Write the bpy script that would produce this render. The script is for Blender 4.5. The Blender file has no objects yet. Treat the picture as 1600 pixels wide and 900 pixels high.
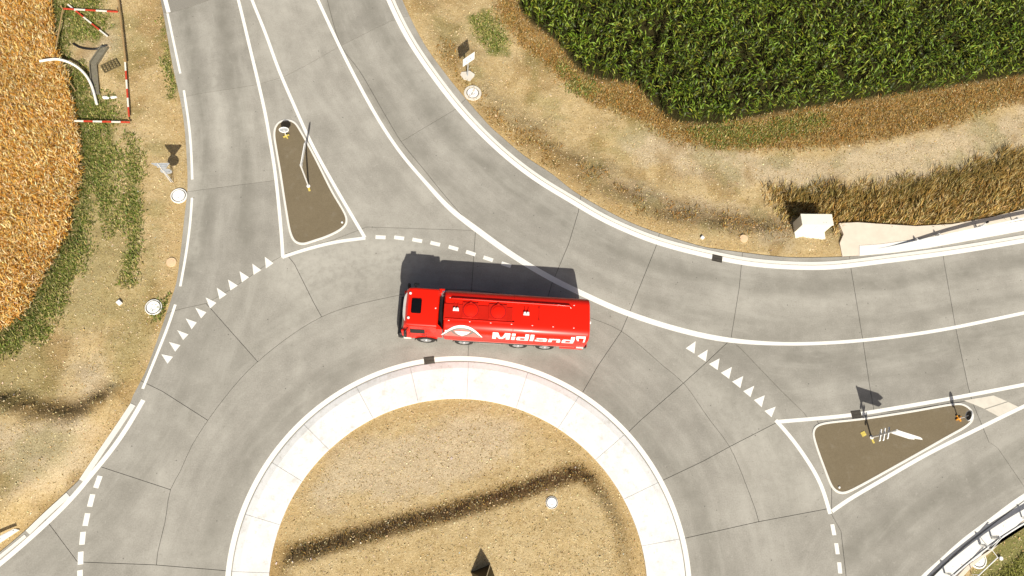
import bpy, bmesh, math, random
import numpy as np
from mathutils import Vector, Matrix, geometry

random.seed(7)
rng = np.random.default_rng(7)
SC = bpy.context.scene
COL = SC.collection

# ------------------------------------------------------------------ camera
FPX, CAMH, NADIR = 1215.0, 40.0, (700.0, 870.0)      # focal length in photo pixels, height in m, point straight below
_d = np.array([NADIR[0] - 800.0, 450.0 - NADIR[1], FPX]); _d /= np.linalg.norm(_d)
_Z = -_d
_u = np.array([0.0, 1.0, 0.0]); _Y = _u - _Z * (_u @ _Z); _Y /= np.linalg.norm(_Y)
_X = np.cross(_Y, _Z)
if _X[0] < 0: _X = -_X
WM = np.array([_X, _Y, _Z])                            # camera (right, up, forward) -> world
cam = bpy.data.cameras.new('camera'); cam.sensor_width = 36.0; cam.lens = FPX / 1600 * 36.0
cam.clip_start = 0.5; cam.clip_end = 6000
camo = bpy.data.objects.new('camera', cam); COL.objects.link(camo)
_r, _up, _f = WM[:, 0], WM[:, 1], WM[:, 2]
camo.matrix_world = Matrix(((_r[0], _up[0], -_f[0], 0), (_r[1], _up[1], -_f[1], 0), (_r[2], _up[2], -_f[2], CAMH), (0, 0, 0, 1)))
SC.camera = camo

# ------------------------------------------------------------------ light
SUN_EL, SUN_AZ_W = math.radians(42.5), math.radians(6.5)   # shadows fall to the north, 8 degrees west of it
world = bpy.data.worlds.new('World'); SC.world = world; world.use_nodes = True
wn = world.node_tree.nodes; wl = world.node_tree.links
sky = wn.new('ShaderNodeTexSky'); sky.sky_type = 'NISHITA'; sky.sun_disc = False
sky.sun_elevation = SUN_EL; sky.sun_rotation = math.pi - SUN_AZ_W; sky.dust_density = 5.0; sky.ozone_density = 0.3
bg = wn['Background']; bg.inputs['Strength'].default_value = 0.05
wl.new(sky.outputs[0], bg.inputs['Color'])
sun = bpy.data.lights.new('sun', 'SUN'); sun.energy = 4.4; sun.angle = math.radians(0.5); sun.color = (1.0, 0.945, 0.835)
suno = bpy.data.objects.new('sun', sun); COL.objects.link(suno)
_L = Vector((-math.sin(SUN_AZ_W) * math.cos(SUN_EL), math.cos(SUN_AZ_W) * math.cos(SUN_EL), -math.sin(SUN_EL)))
suno.rotation_euler = _L.to_track_quat('-Z', 'Y').to_euler(); suno.location = (0, -30, 60)
SC.view_settings.view_transform = 'Standard'; SC.view_settings.look = 'None'
SC.view_settings.exposure = 0.44; SC.view_settings.gamma = 1.0

# ------------------------------------------------------------------ ground points of the survey
def G(p, z=0.0):
    v = WM @ np.array([p[0] - 800.0, 450.0 - p[1], FPX])
    t = (z - CAMH) / v[2]
    return np.array([v[0] * t, v[1] * t, z])
def GL(pts, z=0.0): return np.array([G(p, z)[:2] for p in pts])

def spline(pts, step=0.3, closed=False):
    P = np.asarray(pts, float)
    n = len(P); out = []
    rngi = range(n) if closed else range(n - 1)
    for i in rngi:
        if closed: p0, p1, p2, p3 = P[i - 1], P[i], P[(i + 1) % n], P[(i + 2) % n]
        else:
            p1, p2 = P[i], P[i + 1]
            p0 = P[i - 1] if i > 0 else 2 * p1 - p2
            p3 = P[i + 2] if i + 2 < n else 2 * p2 - p1
        t0 = 0.0; t1 = max(np.linalg.norm(p1 - p0), 1e-6) ** .5; t2 = t1 + max(np.linalg.norm(p2 - p1), 1e-6) ** .5; t3 = t2 + max(np.linalg.norm(p3 - p2), 1e-6) ** .5
        k = max(2, int(np.linalg.norm(p2 - p1) / step))
        for j in range(k):
            t = t1 + (t2 - t1) * j / k
            A1 = (t1 - t) / (t1 - t0) * p0 + (t - t0) / (t1 - t0) * p1
            A2 = (t2 - t) / (t2 - t1) * p1 + (t - t1) / (t2 - t1) * p2
            A3 = (t3 - t) / (t3 - t2) * p2 + (t - t2) / (t3 - t2) * p3
            B1 = (t2 - t) / (t2 - t0) * A1 + (t - t0) / (t2 - t0) * A2
            B2 = (t3 - t) / (t3 - t1) * A2 + (t - t1) / (t3 - t1) * A3
            out.append((t2 - t) / (t2 - t1) * B1 + (t - t1) / (t2 - t1) * B2)
    if not closed: out.append(P[-1])
    return np.array(out)
def resample(P, step):
    P = np.asarray(P, float); out = []
    for a, b in zip(P[:-1], P[1:]):
        k = max(1, int(np.ceil(np.linalg.norm(b - a) / step)))
        for j in range(k): out.append(a + (b - a) * j / k)
    out.append(P[-1]); return np.array(out)
def tangents(P):
    T = np.gradient(P, axis=0); return T / np.maximum(np.linalg.norm(T, axis=1, keepdims=True), 1e-9)
def offset(P, d):
    T = tangents(P); return P + np.c_[-T[:, 1], T[:, 0]] * np.asarray(d).reshape(-1, 1)
def relax(P, n=4):
    P = P.copy()
    for _ in range(n): P[1:-1] = P[1:-1] * .5 + (P[:-2] + P[2:]) * .25
    return P
def d_poly(Q, P, closed=False):
    """distance of points Q to polyline P"""
    best = np.full(len(Q), 1e9); n = len(P)
    for i in range(n if closed else n - 1):
        a, b = P[i], P[(i + 1) % n]; ab = b - a; L = ab @ ab
        t = np.clip(((Q - a) @ ab) / max(L, 1e-9), 0, 1)
        best = np.minimum(best, np.hypot(*(Q - a - t[:, None] * ab).T))
    return best
def inside(Q, P):
    c = np.zeros(len(Q), bool); n = len(P); j = n - 1
    for i in range(n):
        yi, yj = P[i][1], P[j][1]
        if yi != yj:
            k = ((yi > Q[:, 1]) != (yj > Q[:, 1])) & (Q[:, 0] < (P[j][0] - P[i][0]) * (Q[:, 1] - yi) / (yj - yi) + P[i][0])
            c ^= k
        j = i
    return c
def sdist(Q, P):                                       # > 0 inside
    d = d_poly(Q, P, True); return np.where(inside(Q, P), d, -d)
def sstep(x, a, b):
    t = np.clip((x - a) / (b - a), 0, 1); return t * t * (3 - 2 * t)
_tab = np.random.default_rng(3).random((256, 256))
def vnoise(Q, s, seed=0):
    x = Q[:, 0] / s + 31.7 * seed; y = Q[:, 1] / s + 17.3 * seed
    xi, yi = np.floor(x).astype(int), np.floor(y).astype(int); fx, fy = x - xi, y - yi
    fx = fx * fx * (3 - 2 * fx); fy = fy * fy * (3 - 2 * fy)
    g = lambda a, b: _tab[a % 256, b % 256]
    return (g(xi, yi) * (1 - fx) + g(xi + 1, yi) * fx) * (1 - fy) + (g(xi, yi + 1) * (1 - fx) + g(xi + 1, yi + 1) * fx) * fy
def fbm(Q, s, seed=0): return vnoise(Q, s, seed) * .5 + vnoise(Q, s * .5, seed + 1) * .3 + vnoise(Q, s * .25, seed + 2) * .2

# ------------------------------------------------------------------ object helpers
def tag(o, label=None, cat=None, group=None, kind=None):
    if label: o['label'] = label
    if cat: o['category'] = cat
    if group: o['group'] = group
    if kind: o['kind'] = kind
    return o
def empty(name, loc=(0, 0, 0), rz=0.0):
    o = bpy.data.objects.new(name, None); COL.objects.link(o); o.location = loc; o.rotation_euler = (0, 0, rz)
    o.empty_display_size = .2; return o
def link(name, me, mat=None, parent=None, smooth=False):
    o = bpy.data.objects.new(name, me); COL.objects.link(o)
    if mat: me.materials.append(mat)
    if parent: o.parent = parent
    if smooth:
        for p in me.polygons: p.use_smooth = True
        me.set_sharp_from_angle(angle=math.radians(38))
    return o
def pymesh(name, V, F, mat=None, parent=None, smooth=False):
    me = bpy.data.meshes.new(name); me.from_pydata([tuple(map(float, v)) for v in V], [], [tuple(map(int, f)) for f in F]); me.update()
    return link(name, me, mat, parent, smooth)
def bmobj(name, bm, mat=None, parent=None, smooth=False):
    bmesh.ops.recalc_face_normals(bm, faces=bm.faces)
    me = bpy.data.meshes.new(name); bm.to_mesh(me); bm.free()
    return link(name, me, mat, parent, smooth)
def fastmesh(name, V, loops, starts, mat, colors=None, parent=None):
    me = bpy.data.meshes.new(name)
    V = np.asarray(V, np.float32)
    me.vertices.add(len(V)); me.vertices.foreach_set('co', V.ravel())
    me.loops.add(len(loops)); me.loops.foreach_set('vertex_index', np.asarray(loops, np.int32))
    me.polygons.add(len(starts)); me.polygons.foreach_set('loop_start', np.asarray(starts, np.int32))
    if colors is not None:
        a = me.attributes.new('Col', 'FLOAT_COLOR', 'POINT')
        c = np.c_[colors, np.ones(len(colors))].astype(np.float32); a.data.foreach_set('color', c.ravel())
    me.update(calc_edges=True); me.validate()
    return link(name, me, mat, parent)
def box(bm, c, s, rz=0.0, bev=0.0, rx=0.0, ry=0.0):
    m = Matrix.Translation(c) @ Matrix.Rotation(rz, 4, 'Z') @ Matrix.Rotation(ry, 4, 'Y') @ Matrix.Rotation(rx, 4, 'X') @ Matrix.Diagonal((s[0], s[1], s[2], 1))
    r = bmesh.ops.create_cube(bm, size=1.0, matrix=m)
    if bev > 0:
        es = {e for v in r['verts'] for e in v.link_edges}
        bmesh.ops.bevel(bm, geom=list(es), offset=bev, segments=2, affect='EDGES', profile=.5)
def cyl(bm, c, r, h, axis='Z', seg=20, r2=None, bev=0.0):
    R = {'Z': Matrix.Identity(4), 'X': Matrix.Rotation(math.pi / 2, 4, 'Y'), 'Y': Matrix.Rotation(math.pi / 2, 4, 'X')}[axis]
    q = bmesh.ops.create_cone(bm, cap_ends=True, segments=seg, radius1=r, radius2=r if r2 is None else r2, depth=h, matrix=Matrix.Translation(c) @ R)
    if bev > 0:
        es = {e for v in q['verts'] for e in v.link_edges if len(e.link_faces) == 2 and any(len(f.verts) > 4 for f in e.link_faces)}
        bmesh.ops.bevel(bm, geom=list(es), offset=bev, segments=2, affect='EDGES', profile=.5)
def tube(bm, pts, r, seg=10, cap=True):
    P = [Vector(p) for p in pts]; rings = []
    for i, p in enumerate(P):
        t = (P[min(i + 1, len(P) - 1)] - P[max(i - 1, 0)]).normalized()
        a = t.orthogonal().normalized() if abs(t.z) > .9 else t.cross(Vector((0, 0, 1))).normalized()
        if abs(t.z) > .9: a = (Vector((1, 0, 0)) - t * t.x).normalized()
        b = t.cross(a); rr = r[i] if hasattr(r, '__len__') else r
        rings.append([bm.verts.new(p + (a * math.cos(q) + b * math.sin(q)) * rr) for q in [2 * math.pi * k / seg for k in range(seg)]])
    for A, B in zip(rings, rings[1:]):
        for k in range(seg): bm.faces.new((A[k], A[(k + 1) % seg], B[(k + 1) % seg], B[k]))
    if cap: bm.faces.new(rings[0][::-1]); bm.faces.new(rings[-1])
def prism(bm, poly, z0, z1):
    n = len(poly); a = [bm.verts.new((p[0], p[1], z0)) for p in poly]; b = [bm.verts.new((p[0], p[1], z1)) for p in poly]
    bm.faces.new(b); bm.faces.new(a[::-1])
    for i in range(n): bm.faces.new((a[i], a[(i + 1) % n], b[(i + 1) % n], b[i]))
def ribbon(name, P, w, z, mat, parent, h=0.0):
    """a band of width w along the polyline P; with h it is a raised bar"""
    P = np.asarray(P); w = np.broadcast_to(np.asarray(w, float), (len(P),))
    A, B = offset(P, w / 2), offset(P, -w / 2); n = len(P)
    V = [(p[0], p[1], z) for p in A] + [(p[0], p[1], z) for p in B]
    F = [(i + n, i + 1 + n, i + 1, i) for i in range(n - 1)]
    if h > 0:
        V += [(p[0], p[1], z - h) for p in A] + [(p[0], p[1], z - h) for p in B]
        for i in range(n - 1):
            F.append((i, i + 1, i + 1 + 2 * n, i + 2 * n)); F.append((i + 3 * n, i + 1 + 3 * n, i + 1 + n, i + n))
        F.append((0, 2 * n, 3 * n, n)); F.append((n - 1, 2 * n - 1, 4 * n - 1, 3 * n - 1))
    return pymesh(name, V, F, mat, parent)

# ------------------------------------------------------------------ materials
class NT:
    def __init__(s, name):
        s.m = bpy.data.materials.new(name); s.m.use_nodes = True
        s.n = s.m.node_tree.nodes; s.l = s.m.node_tree.links; s.p = s.n['Principled BSDF']
    def new(s, t, **k):
        q = s.n.new(t)
        for a, b in k.items(): setattr(q, a, b)
        return q
    def set(s, sock, v):
        if hasattr(v, 'links') or isinstance(v, bpy.types.NodeSocket): s.l.new(v, sock)
        elif isinstance(v, (tuple, list)) and len(v) == 3: sock.default_value = (*v, 1) if sock.type == 'RGBA' else v
        else: sock.default_value = v
    def noise(s, scale, detail=4, rough=.6, vec=None, out='Fac'):
        q = s.new('ShaderNodeTexNoise'); q.inputs['Scale'].default_value = scale; q.inputs['Detail'].default_value = detail; q.inputs['Roughness'].default_value = rough
        s.l.new(vec or s.pos(), q.inputs['Vector']); return q.outputs[out]
    def pos(s):
        if not hasattr(s, '_pos'): s._pos = s.new('ShaderNodeNewGeometry').outputs['Position']
        return s._pos
    def obj(s):
        if not hasattr(s, '_obj'): s._obj = s.new('ShaderNodeTexCoord').outputs['Object']
        return s._obj
    def ramp(s, fac, stops):
        q = s.new('ShaderNodeValToRGB'); e = q.color_ramp.elements
        while len(e) < len(stops): e.new(.5)
        for i, (p, c) in enumerate(stops): e[i].position = p; e[i].color = (*c, 1) if not isinstance(c, float) else (c, c, c, 1)
        s.set(q.inputs['Fac'], fac); return q.outputs['Color']
    def mix(s, fac, a, b, mode='MIX'):
        q = s.new('ShaderNodeMix', data_type='RGBA', blend_type=mode); s.set(q.inputs[0], fac); s.set(q.inputs[6], a); s.set(q.inputs[7], b); return q.outputs[2]
    def math(s, op, a, b=0.0):
        q = s.new('ShaderNodeMath', operation=op); s.set(q.inputs[0], a); s.set(q.inputs[1], b); return q.outputs[0]
    def attr(s, name, out='Fac'):
        q = s.new('ShaderNodeAttribute', attribute_name=name); return q.outputs[out]
    def bump(s, h, strength=.3, dist=.02):
        q = s.new('ShaderNodeBump'); q.inputs['Strength'].default_value = strength; q.inputs['Distance'].default_value = dist
        s.l.new(h, q.inputs['Height']); s.l.new(q.outputs[0], s.p.inputs['Normal'])
    def fin(s, col, rough=.8, spec=.3, metal=0.0):
        s.set(s.p.inputs['Base Color'], col); s.set(s.p.inputs['Roughness'], rough); s.p.inputs['Specular IOR Level'].default_value = spec; s.p.inputs['Metallic'].default_value = metal
        return s.m
def simple(name, col, rough=.6, var=.15, scale=6.0, spec=.4, metal=0.0, bump=0.0, coat=0.0, local=True):
    t = NT(name); v = t.obj() if local else t.pos()
    n = t.noise(scale, 5, .65, v)
    lo = tuple(c * (1 - var) for c in col); hi = tuple(min(1, c * (1 + var)) for c in col)
    c = t.ramp(n, [(.3, lo), (.7, hi)])
    if bump: t.bump(t.noise(scale * 6, 3, .6, v), bump, .01)
    if coat: t.p.inputs['Coat Weight'].default_value = coat; t.p.inputs['Coat Roughness'].default_value = .08
    return t.fin(c, rough, spec, metal)

def concrete_road():
    t = NT('road_concrete')
    oi = t.new('ShaderNodeObjectInfo').outputs['Random']
    big = t.noise(.35, 5, .6); mid = t.noise(.95, 7, .62); fine = t.noise(14, 4, .7)
    c = t.ramp(big, [(.36, (.245, .232, .203)), (.5, (.312, .297, .262)), (.64, (.385, .369, .328))])
    c = t.mix(.42, c, t.ramp(mid, [(.34, (.235, .223, .195)), (.5, (.312, .297, .262)), (.66, (.40, .383, .34))]))
    c = t.mix(.25, c, t.ramp(fine, [(.36, (.19, .178, .155)), (.64, (.43, .413, .37))]))
    tone = t.math('ADD', t.math('MULTIPLY', oi, .16), .92)
    hs = t.new('ShaderNodeMix', data_type='RGBA', blend_type='MULTIPLY'); hs.inputs[0].default_value = 1
    t.l.new(c, hs.inputs[6]); q = t.new('ShaderNodeCombineColor')
    for i in range(3): t.l.new(tone, q.inputs[i])
    t.l.new(q.outputs[0], hs.inputs[7]); c = hs.outputs[2]
    # tyre wear and dirt
    w = t.attr('wear'); wn_ = t.noise(1.1, 6, .7); wf = t.math('MULTIPLY', w, t.ramp(wn_, [(.32, .45), (.6, 1.0)]))
    c = t.mix(t.math('MULTIPLY', wf, .78), c, (.165, .158, .132))
    cv = t.new('ShaderNodeCombineXYZ'); sx_ = t.new('ShaderNodeSeparateXYZ'); t.l.new(t.pos(), sx_.inputs[0])
    t.l.new(t.math('MULTIPLY', t.attr('across'), 1.5), cv.inputs[0]); t.l.new(t.math('MULTIPLY', sx_.outputs[0], .22), cv.inputs[1]); t.l.new(t.math('MULTIPLY', sx_.outputs[1], .22), cv.inputs[2])
    stn = t.noise(1.0, 5, .62, cv.outputs[0])
    c = t.mix(t.ramp(stn, [(.50, 0.0), (.68, .28)]), c, (.205, .195, .167)); c = t.mix(t.ramp(stn, [(.32, .26), (.48, 0.0)]), c, (.44, .425, .38))
    p = t.attr('pale'); c = t.mix(t.math('MULTIPLY', p, t.ramp(t.noise(3, 4), [(.35, .3), (.6, .9)])), c, (.47, .455, .405))
    # blotches: brushed curing marks, spots
    sp = t.noise(5.5, 3, .5); c = t.mix(t.ramp(sp, [(.63, 0.0), (.73, .30)]), c, (.19, .178, .15))
    sp2 = t.noise(4.2, 4, .6, t.mapped((1.0, 1.0, 1.0), 40)) if hasattr(t, 'mapped') else t.noise(3.1, 5, .75)
    c = t.mix(t.ramp(sp2, [(.60, 0.0), (.70, .35)]), c, (.45, .43, .385))
    vo = t.new('ShaderNodeTexVoronoi'); vo.inputs['Scale'].default_value = 1.3; t.l.new(t.pos(), vo.inputs['Vector'])
    c = t.mix(t.ramp(vo.outputs['Distance'], [(.03, .75), (.055, 0.0)]), c, (.10, .095, .085))
    t.bump(t.noise(40, 3, .6), .25, .006)
    return t.fin(c, .82, .25)

def apron_mat():
    t = NT('apron_concrete')
    oi = t.new('ShaderNodeObjectInfo').outputs['Random']
    n = t.noise(.9, 6, .65); c = t.ramp(n, [(.36, (.68, .68, .675)), (.5, (.76, .765, .77)), (.62, (.79, .795, .80))])
    c = t.mix(t.math('MULTIPLY', oi, .2), c, (.62, .61, .58))
    c = t.mix(.22, c, t.ramp(t.noise(11, 4, .7), [(.3, (.42, .40, .36)), (.7, (.80, .79, .74))]))
    st = t.noise(2.6, 6, .7); c = t.mix(t.ramp(st, [(.54, 0.0), (.66, .5)]), c, (.48, .45, .39))
    t.bump(t.noise(45, 3, .6), .2, .005)
    return t.fin(c, .85, .2)

def paint_mat(name, col=(.80, .79, .74), wear=.5):
    t = NT(name)
    n = t.noise(7, 6, .75); c = t.ramp(n, [(.3, tuple(x * .93 for x in col)), (.7, col)])
    n2 = t.noise(1.3, 5, .7); n3 = t.noise(28, 3, .7)
    f = t.math('MULTIPLY', t.ramp(n2, [(.52, 0.0), (.75, 1.0)]), t.ramp(n3, [(.5, 0.0), (.68, wear)]))
    c = t.mix(f, c, (.40, .38, .33))
    return t.fin(c, .65, .3)

def ground_mat():
    t = NT('dry_soil')
    n1 = t.noise(.45, 6, .65); n2 = t.noise(3.0, 6, .7); n3 = t.noise(16, 5, .75)
    c = t.ramp(n1, [(.38, (.355, .255, .115)), (.5, (.43, .325, .165)), (.62, (.49, .395, .232))])
    c = t.mix(.5, c, t.ramp(n2, [(.37, (.29, .203, .088)), (.5, (.43, .325, .165)), (.63, (.56, .455, .272))]))
    c = t.mix(.42, c, t.ramp(n3, [(.34, (.25, .17, .075)), (.5, (.46, .345, .175)), (.64, (.70, .57, .35))]))
    gn = t.ramp(n3, [(.38, 0.0), (.62, 1.0)])
    zb = t.attr('zone', 'Color'); sep = t.new('ShaderNodeSeparateColor'); t.l.new(zb, sep.inputs[0])
    grav = t.mix(gn, (.36, .295, .205), (.60, .515, .39)); c = t.mix(t.math('MULTIPLY', sep.outputs['Blue'], .6), c, grav)
    brown = t.mix(gn, (.14, .082, .022), (.32, .20, .072)); c = t.mix(t.math('MULTIPLY', sep.outputs['Green'], .85), c, brown)
    green = t.mix(gn, (.085, .092, .022), (.23, .225, .075)); c = t.mix(t.math('MULTIPLY', sep.outputs['Red'], .9), c, green)
    z2 = t.attr('zone2', 'Color'); sep2 = t.new('ShaderNodeSeparateColor'); t.l.new(z2, sep2.inputs[0])
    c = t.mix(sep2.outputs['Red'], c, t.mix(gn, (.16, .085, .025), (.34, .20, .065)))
    c = t.mix(sep2.outputs['Blue'], c, t.mix(gn, (.014, .013, .004), (.05, .042, .014)))  # soil under the corn near black: shade between the plants painted in
    c = t.mix(t.math('MULTIPLY', sep2.outputs['Green'], .8), c, t.mix(gn, (.33, .205, .075), (.50, .36, .17)))
    t.bump(t.math('ADD', t.math('MULTIPLY', n2, 2.0), n3), .55, .05)
    return t.fin(c, .95, .1)

def leaf_mat(name, rough=.6, trans=.25, spec=.3):
    t = NT(name); c = t.attr('Col', 'Color')
    c = t.mix(.35, c, t.mix(1.0, c, t.ramp(t.noise(9, 4, .7), [(.3, .55), (.7, 1.0)]), 'MULTIPLY'))
    t.fin(c, rough, spec)
    if trans:
        tr = t.new('ShaderNodeBsdfTranslucent'); t.l.new(c, tr.inputs[0]); mx = t.new('ShaderNodeMixShader'); mx.inputs[0].default_value = trans
        out = t.n['Material Output']; t.l.new(t.p.outputs[0], mx.inputs[1]); t.l.new(tr.outputs[0], mx.inputs[2]); t.l.new(mx.outputs[0], out.inputs[0])
    return t.m

def asphalt_mat(name, a, b):
    t = NT(name); c = t.mix(t.noise(.8, 5, .6), a, b)
    c = t.mix(.35, c, t.ramp(t.noise(22, 4, .8), [(.3, tuple(x * .6 for x in a)), (.7, tuple(x * 1.5 for x in b))]))
    c = t.mix(t.ramp(t.noise(1.7, 6, .7, t.mapped_vec()), [(.55, 0.0), (.72, .3)]) if hasattr(t, 'mapped_vec') else t.ramp(t.noise(1.7, 6, .7), [(.55, 0.0), (.72, .3)]), c, (.26, .23, .18))
    t.bump(t.noise(60, 2), .35, .006); return t.fin(c, .85, .25)

M = {}
M['road'] = concrete_road(); M['apron'] = apron_mat(); M['paint'] = paint_mat('road_paint'); M['ground'] = ground_mat()
M['kerb'] = paint_mat('kerb_white', (.72, .70, .65), .6)
M['bed'] = simple('joint_filler', (.10, .094, .078), .9, .3, 3, local=False)
M['asphalt'] = asphalt_mat('island_asphalt', (.130, .104, .064), (.185, .150, .096))
M['old_asphalt'] = asphalt_mat('old_asphalt', (.20, .188, .165), (.26, .247, .217))
M['leaf'] = leaf_mat('leaf', .55, .2); M['straw'] = leaf_mat('straw', .8, .15, .2); M['corn'] = leaf_mat('corn_leaf', .5, .04, .3); M['chip'] = leaf_mat('chip', .9, 0, .1)
M['pad'] = simple('pad_concrete', (.66, .58, .48), .85, .08, 1.5, bump=.2, local=False)
M['pad_white'] = simple('pad_pale_concrete', (.76, .75, .71), .85, .05, 1.5, bump=.2, local=False)
M['patch'] = simple('pale_slab', (.60, .56, .485), .85, .08, 2.2, bump=.2, local=False)
M['red'] = simple('truck_red', (.72, .013, .003), .34, .03, 1.5, .3, coat=.18)
M['red_deck'] = simple('truck_red_deck', (.50, .011, .003), .5, .05, 3, .25)
M['black'] = simple('black_plastic', (.012, .012, .013), .45, .3, 9)
M['rubber'] = simple('rubber', (.022, .021, .02), .8, .3, 12)
M['glass'] = simple('dark_glass', (.006, .006, .007), .12, .2, 3, .2)
M['white'] = simple('white_lacquer', (.80, .80, .79), .35, .04, 4)
M['cream'] = simple('cream_lacquer', (.74, .72, .63), .5, .05, 2.5)
M['steel'] = simple('galvanised_steel', (.66, .66, .65), .45, .10, 9, .4, .15)
M['alu'] = simple('aluminium', (.72, .73, .75), .3, .08, 6, .5, .85)
M['grey'] = simple('sign_back_grey', (.42, .45, .49), .45, .08, 6, .4, .3)
M['chassis'] = simple('chassis_dark', (.05, .045, .042), .7, .3, 8)
M['yellow'] = simple('yellow_cap', (.55, .44, .10), .6, .2, 9)
M['orange'] = simple('orange_plastic', (.62, .27, .03), .5, .15, 9)
M['iron'] = simple('cast_iron', (.055, .048, .038), .65, .35, 14, .4, .4, .3)
M['lid'] = simple('lid_white', (.78, .775, .75), .7, .05, 6)
M['lid_peach'] = simple('lid_peach', (.66, .47, .29), .8, .08, 6)
M['board_red'] = simple('board_red', (.52, .055, .025), .6, .2, 7)
M['board_white'] = simple('board_white', (.72, .69, .62), .6, .12, 7)
M['wood'] = simple('weathered_wood', (.36, .24, .11), .8, .25, 11)
M['pipe'] = simple('white_pipe', (.78, .76, .70), .4, .06, 6)
M['trough'] = simple('grey_channel', (.17, .155, .115), .85, .2, 6, bump=.3)
M['bronze'] = simple('dark_bronze', (.05, .038, .016), .5, .35, 6, .4, .5)
M['pink'] = simple('emblem_pink', (.52, .17, .14), .45, .05, 3)
M['silver'] = simple('emblem_silver', (.17, .165, .15), .4, .06, 3)
M['visor'] = simple('sun_visor', (.46, .46, .44), .4, .06, 3)
M['mat'] = simple('dark_brown_mat', (.12, .095, .045), .8, .3, 8)
M['tail'] = simple('tail_red', (.35, .01, .01), .3, .1, 5)

# ------------------------------------------------------------------ survey lines
C0 = np.array([2.2, -1.08])
_so = (11.15339547, .18774145, .2785006, .10672149, -.12113933); _si = (8.99809471, .0461239, .16051511, .11073809, -.14739602)
_O = [(357.8,893.3),(367.8,826.7),(392.2,753.3),(427.8,700),(404.4,740),(433.3,691),(475.6,649),(553.3,595.6),(600,577.8),(580,585.6),(639,565.6),(731,558.2),(780,561.5),(760,560.5),(826.7,574.4),(871,590),(911,613.3),(960,651),(900,609),(984.4,673.3),(1037.8,748.9),(1056.7,797.8),(1000,697),(1035.6,748),(1071,842),(1078,900)]
_I = [(424.4,900),(435.6,824.4),(469,755.6),(517.8,700),(480,740),(511,705.6),(555.6,671),(600,646.7),(580,655.6),(646.7,631),(713,624.4),(780,631),(760,627.8),(815.6,643.3),(875.6,667.8),(909,700),(900,692.2),(940,729),(982,797.8),(920,710),(957.8,747.8),(988.9,811),(1008.9,900)]
def ringfit(pts):
    W = GL(pts); c = C0; th = np.arctan2(W[:, 1] - c[1], W[:, 0] - c[0]); r = np.hypot(*(W - c).T)
    A = np.c_[np.ones(len(r)), np.cos(th), np.sin(th), np.cos(2 * th), np.sin(2 * th)]
    return np.linalg.solve(A.T @ A + np.diag([0, .3, .3, .3, .3]), A.T @ r)
C0 = GL([(717, 905)])[0]
SO, SI = ringfit(_O), ringfit(_I)
def ring_r(s, th): return s[0] + s[1] * np.cos(th) + s[2] * np.sin(th) + s[3] * np.cos(2 * th) + s[4] * np.sin(2 * th)
def ring(s, dr=0.0, n=240, a0=0.0, a1=2 * math.pi):
    th = np.linspace(a0, a1, n, endpoint=abs(a1 - a0) < 6.28); r = ring_r(s, th) + dr
    return np.c_[C0[0] + r * np.cos(th), C0[1] + r * np.sin(th)]

PR = [(575,-90),(592,-40),(607,0),(638.5,63),(676,118.5),(710,163),(742,199),(786.5,241.6),(842,284),(897.5,317),(937,341.5),(967.7,355.6),(1012,374.5),(1056.5,388),(1101,398.7),(1163.5,411.5),(1230,417.5),(1296.5,418),(1375,409),(1487,394.5),(1600,376),(1750,350),(1900,320)]
PC = [(447,-100),(478,-40),(496.7,0),(527.8,66.7),(557.8,126.7),(597.8,197.8),(633.3,248.9),(666.7,286.7),(704,328),(743,357),(784.4,388),(831,418),(877.8,444),(915,461),(950,478),(1025,505),(1100,525),(1150,533),(1225,537.5),(1300,535.5),(1366,530),(1436.7,521),(1490,512),(1543,501),(1599.5,489),(1750,455),(1900,420)]
PRw = relax(spline(GL(PR), .35), 8); PCw = relax(spline(GL(PC), .35), 8)

LEFT_EDGE = [(215,-130),(232,-60),(246,-20),(254.4,19),(269,100),(284.4,173),(290,225),(292.5,295),(288.8,330),(275,442),(267.5,466),(247.5,525),(225,585),(207.5,618),(202,633),(173,678),(144.4,718),(124,749),(99.5,772),(39,829),(0,862),(-60,908),(-200,1010),(-320,1100)]
RIGHT_EDGE = [(590,-110),(610,-50),(629,0),(662,66.7),(700,120),(733,160),(766.7,198),(780,210),(817.8,242),(864.4,273),(895.6,297.8),(940,324.4),(988.9,349),(1044.4,369),(1100,385.6),(1121.7,389),(1180,396.7),(1230,401.7),(1296.7,401.7),(1347,399),(1450,386),(1600,358.5),(1750,330),(1900,301)]
SE_EDGE = [(1960,590),(1900,618),(1750,697),(1603,784),(1553,820),(1506,856),(1468,889),(1450,908),(1400,975),(1375,1060),(1380,1180)]
le = spline(GL(LEFT_EDGE), .4); re_ = spline(GL(RIGHT_EDGE), .4); se = spline(GL(SE_EDGE), .4)
south = GL([(1200,1350),(900,1480),(500,1480),(150,1380),(-100,1260)])
ROAD = np.vstack([re_, resample(np.vstack([re_[-1], se[0]]), .8)[1:-1], se, south, le[::-1]])
ROADc = resample(np.vstack([ROAD, ROAD[:1]]), .8)[:-1]

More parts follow.
